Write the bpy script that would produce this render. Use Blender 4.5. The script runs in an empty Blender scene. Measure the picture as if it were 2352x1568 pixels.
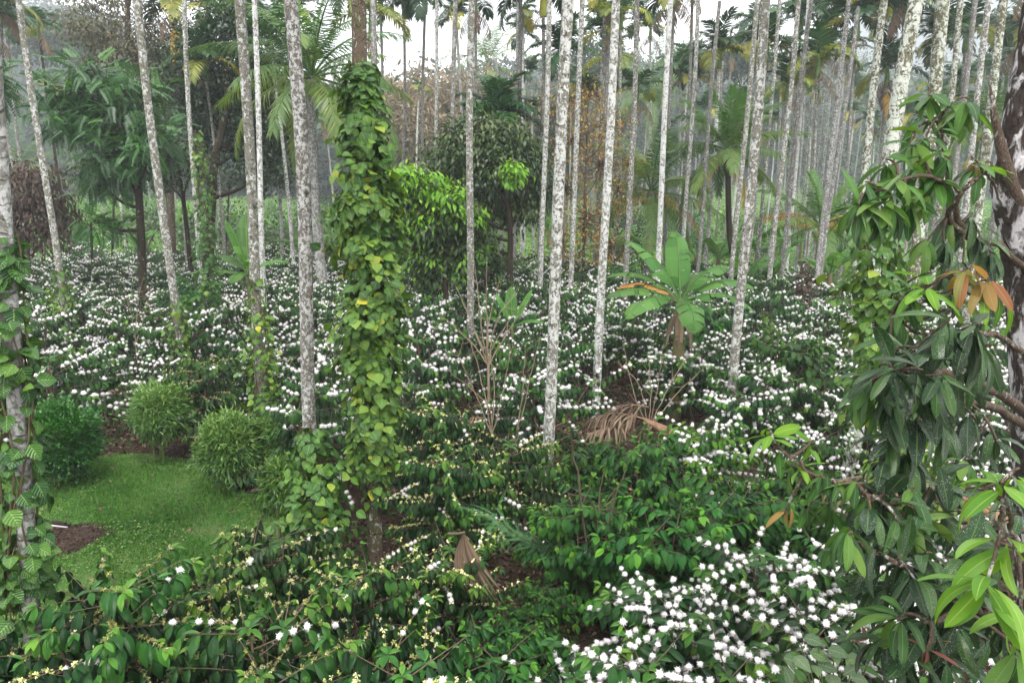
import bpy, math, random
import numpy as np
from math import radians, sin, cos, pi
from mathutils import Vector

# ------------------------------------------------------------ camera, world, sun, exposure
S = bpy.context.scene
COL = S.collection
PITCH = radians(12.6)
CAMZ = 4.0
cam = bpy.data.cameras.new("camera"); cam.lens = 24; cam.sensor_width = 36
cam.clip_start = 0.05; cam.clip_end = 3000
co = bpy.data.objects.new("camera", cam); COL.objects.link(co)
co.location = (0, 0, CAMZ); co.rotation_euler = (pi / 2 - PITCH, 0, 0)
S.camera = co
SUN_EL, SUN_ROT = radians(62), radians(205)
w = bpy.data.worlds.new("World"); S.world = w; w.use_nodes = True
nt = w.node_tree; bg = nt.nodes["Background"]
sky = nt.nodes.new("ShaderNodeTexSky"); sky.sky_type = 'NISHITA'; sky.sun_disc = False
sky.sun_elevation = SUN_EL; sky.sun_rotation = SUN_ROT; sky.air_density = 1.5; sky.dust_density = 6
hs = nt.nodes.new("ShaderNodeHueSaturation"); hs.inputs["Saturation"].default_value = 0.12
mx = nt.nodes.new("ShaderNodeMix"); mx.data_type = 'RGBA'; mx.inputs[0].default_value = 0.75
nt.links.new(sky.outputs[0], hs.inputs["Color"]); nt.links.new(hs.outputs[0], mx.inputs[6])
mx.inputs[7].default_value = (10.0, 9.85, 9.5, 1)      # the even overcast cloud layer
nt.links.new(mx.outputs[2], bg.inputs[0]); bg.inputs[1].default_value = 0.15
sl = bpy.data.lights.new("sun", 'SUN'); sl.energy = 1.5; sl.angle = radians(11); sl.color = (1, .965, .9)
so = bpy.data.objects.new("sun", sl); COL.objects.link(so)
so.rotation_euler = (radians(90) - SUN_EL, 0, radians(25))
S.view_settings.view_transform = 'Standard'; S.view_settings.look = 'None'
S.view_settings.exposure = 1.28; S.view_settings.gamma = 1
S.render.engine = 'CYCLES'
cy = S.cycles
cy.max_bounces = 6; cy.diffuse_bounces = 2; cy.glossy_bounces = 2; cy.transmission_bounces = 3
cy.volume_bounces = 4; cy.transparent_max_bounces = 8
cy.use_denoising = True; cy.use_adaptive_sampling = True; cy.adaptive_threshold = 0.02

# ------------------------------------------------------------ helpers
R = np.random.default_rng(7)
random.seed(7)
FX = 1568.0
def ray(x, y):
    u, v = (x - 1176) / FX, (784 - y) / FX
    d = np.array([u, cos(PITCH) + v * sin(PITCH), -sin(PITCH) + v * cos(PITCH)])
    return d
def at(x, y, D):
    "point seen along a sight line at depth D (metres along +Y)"
    d = ray(x, y); return np.array([0, 0, CAMZ]) + d * (D / d[1])
def sstep(a, b, t):
    t = np.clip((np.asarray(t, float) - a) / (b - a), 0, 1); return t * t * (3 - 2 * t)
def terr(x, y):
    x = np.asarray(x, float); y = np.asarray(y, float)
    q = x / np.maximum(y, 1)
    z = 0.05 * np.sin(x * .9 + 1) * np.sin(y * .8) * sstep(14, 22, y) 
    z = z + sstep(45, 85, y) * 1.2 + sstep(95, 200, y) * (21 + 4 * np.sin(x * .03))
    left = sstep(-.22, -.75, q); right = sstep(.2, .62, q)
    z = z + sstep(150, 330, y) * (left * 44 + 8) + sstep(330, 960, y) * (right * 265 + left * 50 + 10)
    z = z + sstep(60, 120, y) * (1.5 * np.sin(x * .07 + y * .05) + 1.1 * np.sin(x * .19 - y * .11)) + sstep(250, 500, y) * 7 * np.sin(x * .017 + 1) * np.sin(y * .013)
    return z
def onground(x, y):
    d = ray(x, y); t = CAMZ / -d[2]; return np.array([d[0] * t, d[1] * t, 0.])

class M:
    def __init__(s): s.v = []; s.f = []; s.uv = []; s.r = []; s.n = 0
    def add(s, v, f, uv=None, r=0.5, mi=0):
        v = np.asarray(v, np.float32).reshape(-1, 3); f = np.asarray(f, np.int64)
        k = len(v)
        s.v.append(v); s.f.append((f + s.n, mi))
        s.uv.append(np.zeros((k, 2), np.float32) if uv is None else np.asarray(uv, np.float32))
        s.r.append(np.full(k, r, np.float32) if np.isscalar(r) else np.asarray(r, np.float32))
        s.n += k
    def mesh(s, name, mats, smooth=True):
        me = bpy.data.meshes.new(name)
        if s.n:
            V = np.concatenate(s.v); UV = np.concatenate(s.uv); RR = np.concatenate(s.r)
            me.vertices.add(len(V)); me.vertices.foreach_set("co", V.ravel())
            li = np.concatenate([f.ravel() for f, _ in s.f]).astype(np.int32)
            lt = np.concatenate([np.full(len(f), f.shape[1]) for f, _ in s.f]).astype(np.int32)
            mi = np.concatenate([np.full(len(f), m) for f, m in s.f]).astype(np.int32)
            ls = np.concatenate([[0], np.cumsum(lt)[:-1]]).astype(np.int32)
            me.loops.add(len(li)); me.loops.foreach_set("vertex_index", li)
            me.polygons.add(len(lt)); me.polygons.foreach_set("loop_start", ls)
            try: me.polygons.foreach_set("loop_total", lt)
            except Exception: pass
            me.polygons.foreach_set("material_index", mi)
            me.polygons.foreach_set("use_smooth", np.full(len(lt), smooth))
            ul = me.uv_layers.new(name="UVMap"); ul.data.foreach_set("uv", UV[li].ravel())
            a = me.attributes.new("rnd", 'FLOAT', 'POINT'); a.data.foreach_set("value", RR)
            me.update(calc_edges=True)
        for m in (mats if isinstance(mats, (list, tuple)) else [mats]): me.materials.append(m)
        return me
    def build(s, name, mats, parent=None, smooth=True):
        o = bpy.data.objects.new(name, s.mesh(name, mats, smooth)); COL.objects.link(o)
        if parent: o.parent = parent
        return o
def tag(o, label=None, cat=None, group=None, kind=None):
    if label: o["label"] = label
    if cat: o["category"] = cat
    if group: o["group"] = group
    if kind: o["kind"] = kind
    return o
def empty(name, loc, label=None, cat=None, group=None, rz=0, sc=1):
    o = bpy.data.objects.new(name, None); COL.objects.link(o); o.empty_display_size = .2
    o.location = [float(c) for c in loc]; o.rotation_euler = (0, 0, rz); o.scale = (sc,) * 3 if np.isscalar(sc) else sc
    return tag(o, label, cat, group)
KIDS = {}
def dup(root, loc, rz=0, sc=1, label=None, cat=None, group=None, tilt=(0, 0)):
    r = root.copy(); COL.objects.link(r)
    r.location = [float(c) for c in loc]; r.rotation_euler = (tilt[0], tilt[1], rz); r.scale = (sc,) * 3 if np.isscalar(sc) else sc
    for k in ("label", "group"):
        if k in r: del r[k]
    tag(r, label, cat, group)
    for ch in list(KIDS[root.name]):
        c = ch.copy(); COL.objects.link(c); c.parent = r
    return r
class Bank:
    "first use hands out the prototype itself, later ones copies"
    def __init__(s, root, kids): s.root = root; s.used = False; KIDS[root.name] = kids; s.cat = root.get("category")
    def put(s, loc, rz=0, sc=1, label=None, group=None, tilt=(0, 0)):
        if not s.used:
            s.used = True; r = s.root; r.location = [float(c) for c in loc]; r.rotation_euler = (tilt[0], tilt[1], rz)
            r.scale = (sc,) * 3 if np.isscalar(sc) else sc; return tag(r, label, None, group)
        return dup(s.root, loc, rz, sc, label, s.cat, group, tilt)
def nrm(v):
    v = np.asarray(v, float); return v / np.maximum(np.linalg.norm(v, axis=-1, keepdims=True), 1e-9)

def tube(m, pts, rad, n=8, r=.5, mi=0, cap=True, lump=0, seed=0):
    pts = np.asarray(pts, float); k = len(pts); rad = np.broadcast_to(np.asarray(rad, float), (k,))
    t = nrm(np.gradient(pts, axis=0))
    ref = np.array([1., 0, 0]) if abs(t[:, 2]).mean() > .7 else np.array([0, 0, 1.])
    a = nrm(np.cross(t, ref)); b = np.cross(t, a)
    th = np.linspace(0, 2 * pi, n, endpoint=False)
    rr = rad[:, None] * np.ones(n)
    if lump: rr = rr * (1 + lump * np.random.default_rng(seed).standard_normal((k, n)))
    V = pts[:, None, :] + rr[..., None] * (np.cos(th)[None, :, None] * a[:, None] + np.sin(th)[None, :, None] * b[:, None])
    L = np.concatenate([[0], np.cumsum(np.linalg.norm(np.diff(pts, axis=0), axis=1))])
    uv = np.stack([np.broadcast_to(th / (2 * pi), (k, n)), np.broadcast_to(L[:, None], (k, n))], -1).reshape(-1, 2)
    i = np.arange(k - 1)[:, None] * n; j = np.arange(n)[None]; j2 = (j + 1) % n
    F = np.stack([i + j, i + n + j, i + n + j2, i + j2], -1).reshape(-1, 4)
    m.add(V.reshape(-1, 3), F, uv, r, mi)
    if cap:
        c = pts[-1] + t[-1] * rad[-1] * .5
        base = m.n - n; 
        vv = np.concatenate([V[-1], c[None]]); f = np.stack([(np.arange(n) + 1) % n, np.arange(n), np.full(n, n)], -1)
        m.add(vv, f[:, ::-1], np.tile([0, L[-1]], (n + 1, 1)), r, mi)
def bez(p0, p1, p2, n=8):
    t = np.linspace(0, 1, n)[:, None]; p0, p1, p2 = map(np.asarray, (p0, p1, p2))
    return (1 - t) ** 2 * p0 + 2 * t * (1 - t) * p1 + t * t * p2
def smooth_path(P, n):
    "Catmull-Rom through the points"
    P = np.asarray(P, float)
    if len(P) < 3: return P[0] + (P[-1] - P[0]) * np.linspace(0, 1, n)[:, None]
    Q = np.concatenate([[2 * P[0] - P[1]], P, [2 * P[-1] - P[-2]]]); out = []
    s = len(P) - 1
    for u in np.linspace(0, s - 1e-6, n):
        i = int(u); t = u - i; a, b, c, d = Q[i:i + 4]
        out.append(.5 * ((2 * b) + (-a + c) * t + (2 * a - 5 * b + 4 * c - d) * t * t + (-a + 3 * b - 3 * c + d) * t ** 3))
    return np.array(out)

def leaf_t(w=.4, ny=4, shape='ell', droop=.15, fold=.12, nx=2, wave=0, pet=0.):
    t = np.linspace(0, 1, ny + 1)
    if shape == 'ell': wd = np.sin(pi * t ** .9) ** .8
    elif shape == 'lance': wd = np.sin(pi * t ** .95) ** .62
    elif shape == 'heart': wd = np.interp(t, [0, .08, .25, .45, .7, .88, 1], [.25, .72, 1, .95, .6, .22, 0])
    else: wd = np.interp(t, [0, .15, .8, 1], [.4, 1, .8, 0])
    wd = np.maximum(wd, .02) * w / 2
    xs = np.linspace(-1, 1, nx + 1)
    X = wd[:, None] * xs; Y = np.repeat((pet + t * (1 - pet))[:, None], nx + 1, 1)
    Z = -droop * Y ** 2 + fold * np.abs(X) + wave * np.sin(t * 14)[:, None] * xs * w
    Y = Y * (1 - droop * .35 * Y ** 2)
    V = np.stack([X, Y, Z], -1).reshape(-1, 3)
    U = np.stack([np.repeat((xs * .5 + .5)[None], ny + 1, 0), np.repeat(t[:, None], nx + 1, 1)], -1).reshape(-1, 2)
    i = np.arange(ny)[:, None] * (nx + 1); j = np.arange(nx)[None]
    F = np.stack([i + j, i + j + 1, i + nx + 2 + j, i + nx + 1 + j], -1).reshape(-1, 4)
    return V, F, U
def scat(m, T, pos, ax, up, sc, r=None, mi=0):
    "copies of template T at pos, its +Y along ax and +Z near up"
    V, F, U = T; pos = np.atleast_2d(pos); N = len(pos)
    if N == 0: return
    Y = nrm(np.broadcast_to(ax, (N, 3))); up = np.broadcast_to(up, (N, 3))
    X = np.cross(Y, up); bad = np.linalg.norm(X, axis=1) < 1e-3; X[bad] = [1, 0, 0]; X = nrm(X); Z = np.cross(X, Y)
    sc = np.asarray(sc, float); sc = np.full(N, sc) if sc.ndim == 0 else sc
    s3 = np.repeat(sc[:, None], 3, 1) if sc.ndim == 1 else sc
    P = (V[None, :, 0, None] * s3[:, None, 0, None] * X[:, None] + V[None, :, 1, None] * s3[:, None, 1, None] * Y[:, None]
         + V[None, :, 2, None] * s3[:, None, 2, None] * Z[:, None]) + pos[:, None]
    FF = (F[None] + (np.arange(N) * len(V))[:, None, None]).reshape(-1, F.shape[1])
    if r is None: r = R.random(N)
    r = np.broadcast_to(r, (N,))
    m.add(P.reshape(-1, 3), FF, np.tile(U, (N, 1)), np.repeat(r, len(V)), mi)
def rdir(n, zmin=-1, zmax=1):
    z = R.uniform(zmin, zmax, n); a = R.uniform(0, 2 * pi, n); s = np.sqrt(1 - z * z)
    return np.stack([s * np.cos(a), s * np.sin(a), z], -1)

def ball_t(spikes=84, core=.66, w=.075, seed=1):
    "a pom-pom of thin petals round a small core"
    g = np.random.default_rng(seed); V = []; F = []
    i = np.arange(spikes) + .5; ph = np.arccos(1 - 2 * i / spikes); th = pi * (1 + 5 ** .5) * i
    D = np.stack([np.cos(th) * np.sin(ph), np.sin(th) * np.sin(ph), np.cos(ph)], -1) + g.normal(0, .12, (spikes, 3)); D = nrm(D)
    for d in D:
        a = nrm(np.cross(d, g.normal(size=3))); L = g.uniform(.8, 1.14); b = np.cross(d, a); k = len(V)
        V += [d * .2, d * L * .7 + a * w, d * L + b * .06, d * L * .7 - a * w]; F.append([k, k + 1, k + 2, k + 3])
    V = np.array(V); F = np.array(F)
    # core octa-sphere as quads
    th = np.linspace(0, 2 * pi, 7)[:-1]; C = []
    for z, rr in ((-.9, .35), (-.4, .9), (.4, .9), (.9, .35)):
        C += [[rr * cos(t) * core, rr * sin(t) * core, z * core] for t in th]
    Q = [[a * 6 + j, a * 6 + (j + 1) % 6, (a + 1) * 6 + (j + 1) % 6, (a + 1) * 6 + j] for a in range(3) for j in range(6)]
    Q += [[18, 19, 20, 21], [18, 21, 22, 23], [3, 2, 1, 0], [5, 4, 3, 0]]
    F = np.concatenate([F, np.array(Q) + len(V)]); V = np.concatenate([V, C])
    return V, F, np.full((len(V), 2), .1)
def bud_t(n=12, seed=2):
    g = np.random.default_rng(seed); V = []; F = []
    for d in nrm(g.normal(size=(n, 3)) + [0, 0, .5]):
        a = nrm(np.cross(d, g.normal(size=3))); b = np.cross(d, a); k = len(V); L = g.uniform(.75, 1.1); w = .15
        V += [d * .1, d * L * .7 + a * w, d * L * .7 - a * w * .6 + b * w, d * L * .7 - a * w * .6 - b * w, d * L]
        F += [[k, k + 1, k + 4, k + 2], [k, k + 2, k + 4, k + 3], [k, k + 3, k + 4, k + 1]]
    return np.array(V), np.array(F), np.full((len(V), 2), .1)

# ------------------------------------------------------------ materials
def newmat(name):
    m = bpy.data.materials.new(name); m.use_nodes = True; n = m.node_tree.nodes
    return m, m.node_tree, n["Principled BSDF"], n["Material Output"]
def N(t, ty, **k):
    n = t.nodes.new(ty)
    for a, b in k.items():
        if a.startswith('i_'):
            key = a[2:]; key = int(key) if key.isdigit() else key.replace('_', ' ')
            n.inputs[key].default_value = b
        else: setattr(n, a, b)
    return n
def ramp(t, src, stops, interp='LINEAR'):
    n = t.nodes.new("ShaderNodeValToRGB"); e = n.color_ramp.elements; n.color_ramp.interpolation = interp
    while len(e) < len(stops): e.new(.5)
    for el, (p, c) in zip(e, stops): el.position = p; el.color = (*c, 1) if len(c) == 3 else c
    t.links.new(src, n.inputs[0]); return n.outputs[0]
def mathn(t, op, a, b=None, clamp=False):
    n = t.nodes.new("ShaderNodeMath"); n.operation = op; n.use_clamp = clamp
    for i, q in enumerate((a, b)):
        if q is None: continue
        if isinstance(q, (int, float)): n.inputs[i].default_value = q
        else: t.links.new(q, n.inputs[i])
    return n.outputs[0]
def mixc(t, f, a, b, blend='MIX'):
    n = t.nodes.new("ShaderNodeMix"); n.data_type = 'RGBA'; n.blend_type = blend
    for i, q in ((0, f), (6, a), (7, b)):
        if isinstance(q, (int, float)): n.inputs[i].default_value = q
        elif isinstance(q, tuple): n.inputs[i].default_value = (*q, 1)
        else: t.links.new(q, n.inputs[i])
    return n.outputs[2]
def leafmat(name, cols, rough=.42, tr=.28, rib=None, veins=0, dust=0, objvar=.5, edge=None, spec=.5):
    m, t, p, out = newmat(name); L = t.links
    at_ = N(t, "ShaderNodeAttribute", attribute_name="rnd")
    k = len(cols); base = ramp(t, at_.outputs["Fac"], [(i / max(k - 1, 1), c) for i, c in enumerate(cols)])
    oi = N(t, "ShaderNodeObjectInfo")
    if objvar:
        h = N(t, "ShaderNodeHueSaturation"); L.new(base, h.inputs["Color"])
        L.new(mathn(t, 'MULTIPLY_ADD', oi.outputs["Random"], objvar), h.inputs["Value"]); h.inputs["Value"].links[0].from_node.inputs[2].default_value = 1 - objvar / 2
        hh = mathn(t, 'MULTIPLY_ADD', oi.outputs["Random"], .05 * objvar); hh.node.inputs[2].default_value = .5 - .025 * objvar
        L.new(hh, h.inputs["Hue"]); base = h.outputs[0]
    if rib or veins or edge:
        uv = N(t, "ShaderNodeUVMap"); sx = N(t, "ShaderNodeSeparateXYZ"); L.new(uv.outputs[0], sx.inputs[0])
        du = mathn(t, 'ABSOLUTE', mathn(t, 'SUBTRACT', sx.outputs[0], .5))
    if edge: base = mixc(t, mathn(t, 'MULTIPLY', mathn(t, 'GREATER_THAN', du, .36), .5), base, edge)
    if dust:
        tc = N(t, "ShaderNodeTexCoord"); nz = N(t, "ShaderNodeTexNoise", i_Scale=260., i_Detail=2.); L.new(tc.outputs["Object"], nz.inputs["Vector"])
        nb = N(t, "ShaderNodeTexNoise", i_Scale=9., i_Detail=1.); L.new(tc.outputs["Object"], nb.inputs["Vector"])
        th = mathn(t, 'SUBTRACT', nz.outputs[0], mathn(t, 'MULTIPLY', nb.outputs[0], -.22))
        mk = ramp(t, th, [(.74, (0, 0, 0)), (.80, (1, 1, 1))])
        base = mixc(t, mathn(t, 'MULTIPLY', mk, dust), base, (.42, .46, .44))
    if rib: base = mixc(t, mathn(t, 'MULTIPLY', mathn(t, 'LESS_THAN', du, .035), .75), base, rib)
    L.new(base, p.inputs["Base Color"]); p.inputs["Roughness"].default_value = rough
    p.inputs["Specular IOR Level"].default_value = spec
    if veins:
        ph = mathn(t, 'MULTIPLY', mathn(t, 'SUBTRACT', mathn(t, 'MULTIPLY', sx.outputs[1], veins), mathn(t, 'MULTIPLY', du, veins * .55)), 2 * pi)
        wv = mathn(t, 'ABSOLUTE', mathn(t, 'SINE', ph))
        bp = N(t, "ShaderNodeBump", i_Strength=.6, i_Distance=.009); L.new(wv, bp.inputs["Height"]); L.new(bp.outputs[0], p.inputs["Normal"])
    if tr:
        tl = N(t, "ShaderNodeBsdfTranslucent"); hb = N(t, "ShaderNodeHueSaturation", i_Hue=.485, i_Saturation=1.1, i_Value=1.6); L.new(base, hb.inputs["Color"]); L.new(hb.outputs[0], tl.inputs[0])
        ms = N(t, "ShaderNodeMixShader", i_0=tr); L.new(p.outputs[0], ms.inputs[1]); L.new(tl.outputs[0], ms.inputs[2]); L.new(ms.outputs[0], out.inputs[0])
    return m
def barkmat(name, dark, mid, lichen, amount=.5, ring=0, scale=9., moss=(.07, .085, .03), mossamt=.3, bump=.6, zstretch=.55):
    "patchy lichen over bark, leaf-scar rings by the length coordinate"
    m, t, p, out = newmat(name); L = t.links
    tc = N(t, "ShaderNodeTexCoord"); oi = N(t, "ShaderNodeObjectInfo")
    mp = N(t, "ShaderNodeMapping"); mp.inputs["Scale"].default_value = (1, 1, zstretch); L.new(tc.outputs["Object"], mp.inputs[0])
    off = N(t, "ShaderNodeVectorMath", operation='ADD'); L.new(mp.outputs[0], off.inputs[0])
    cmb = N(t, "ShaderNodeCombineXYZ"); L.new(mathn(t, 'MULTIPLY', oi.outputs["Random"], 50.), cmb.inputs[2]); L.new(cmb.outputs[0], off.inputs[1])
    V = off.outputs[0]
    n1 = N(t, "ShaderNodeTexNoise", i_Scale=scale, i_Detail=5., i_Roughness=.62, i_Distortion=.6); L.new(V, n1.inputs["Vector"])
    n2 = N(t, "ShaderNodeTexNoise", i_Scale=scale * 3.3, i_Detail=4., i_Roughness=.7); L.new(V, n2.inputs["Vector"])
    n3 = N(t, "ShaderNodeTexNoise", i_Scale=scale * .28, i_Detail=3.); L.new(V, n3.inputs["Vector"])
    vo = N(t, "ShaderNodeTexVoronoi", i_Scale=scale * 2.2, i_Randomness=1.); L.new(V, vo.inputs["Vector"])
    base = mixc(t, ramp(t, n2.outputs[0], [(.35, (0, 0, 0)), (.62, (1, 1, 1))]), dark, mid)
    base = mixc(t, mathn(t, 'MULTIPLY', ramp(t, n3.outputs[0], [(.48, (0, 0, 0)), (.62, (1, 1, 1))]), mossamt), base, moss)
    # lichen mask
    s = mathn(t, 'ADD', mathn(t, 'ADD', n1.outputs[0], mathn(t, 'MULTIPLY', mathn(t, 'SUBTRACT', n3.outputs[0], .5), .35)), mathn(t, 'MULTIPLY', vo.outputs["Distance"], -.10))
    s = mathn(t, 'ADD', s, mathn(t, 'MULTIPLY', mathn(t, 'SUBTRACT', oi.outputs["Random"], .5), .10))
    th = .62 - .25 * amount
    mk = ramp(t, s, [(th - .05, (0, 0, 0)), (th + .045, (1, 1, 1))])
    lic = mixc(t, n2.outputs[0], lichen, tuple(c * .62 for c in lichen))
    base = mixc(t, mk, base, lic)
    sp = ramp(t, n2.outputs[0], [(.60, (0, 0, 0)), (.66, (1, 1, 1))])
    base = mixc(t, mathn(t, 'MULTIPLY', sp, .6), base, dark)
    uv = N(t, "ShaderNodeUVMap"); sx = N(t, "ShaderNodeSeparateXYZ"); L.new(uv.outputs[0], sx.inputs[0])
    hgt = mathn(t, 'ADD', mathn(t, 'MULTIPLY', mk, .5), n2.outputs[0])
    if ring:
        q = mathn(t, 'ADD', mathn(t, 'MULTIPLY', sx.outputs[1], ring), mathn(t, 'MULTIPLY', n3.outputs[0], 2.5))
        fr = mathn(t, 'FRACT', q); rg = ramp(t, fr, [(0, (0, 0, 0)), (.08, (1, 1, 1)), (.9, (1, 1, 1)), (1, (0, 0, 0))])
        base = mixc(t, mathn(t, 'MULTIPLY', mathn(t, 'SUBTRACT', 1, rg), .38), base, dark)
        hgt = mathn(t, 'ADD', hgt, rg)
    L.new(base, p.inputs["Base Color"]); p.inputs["Roughness"].default_value = .9; p.inputs["Specular IOR Level"].default_value = .2
    bp = N(t, "ShaderNodeBump", i_Strength=bump, i_Distance=.02); L.new(hgt, bp.inputs["Height"]); L.new(bp.outputs[0], p.inputs["Normal"])
    return m
def plain(name, c, rough=.7, spec=.3, noise=None, scale=8.):
    m, t, p, out = newmat(name)
    p.inputs["Roughness"].default_value = rough; p.inputs["Specular IOR Level"].default_value = spec
    tc = N(t, "ShaderNodeTexCoord"); nz = N(t, "ShaderNodeTexNoise", i_Scale=scale, i_Detail=5.); t.links.new(tc.outputs["Object"], nz.inputs["Vector"])
    t.links.new(mixc(t, ramp(t, nz.outputs[0], [(.3, (0, 0, 0)), (.7, (1, 1, 1))]), c, noise or tuple(x * .6 for x in c)), p.inputs["Base Color"])
    return m
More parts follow.
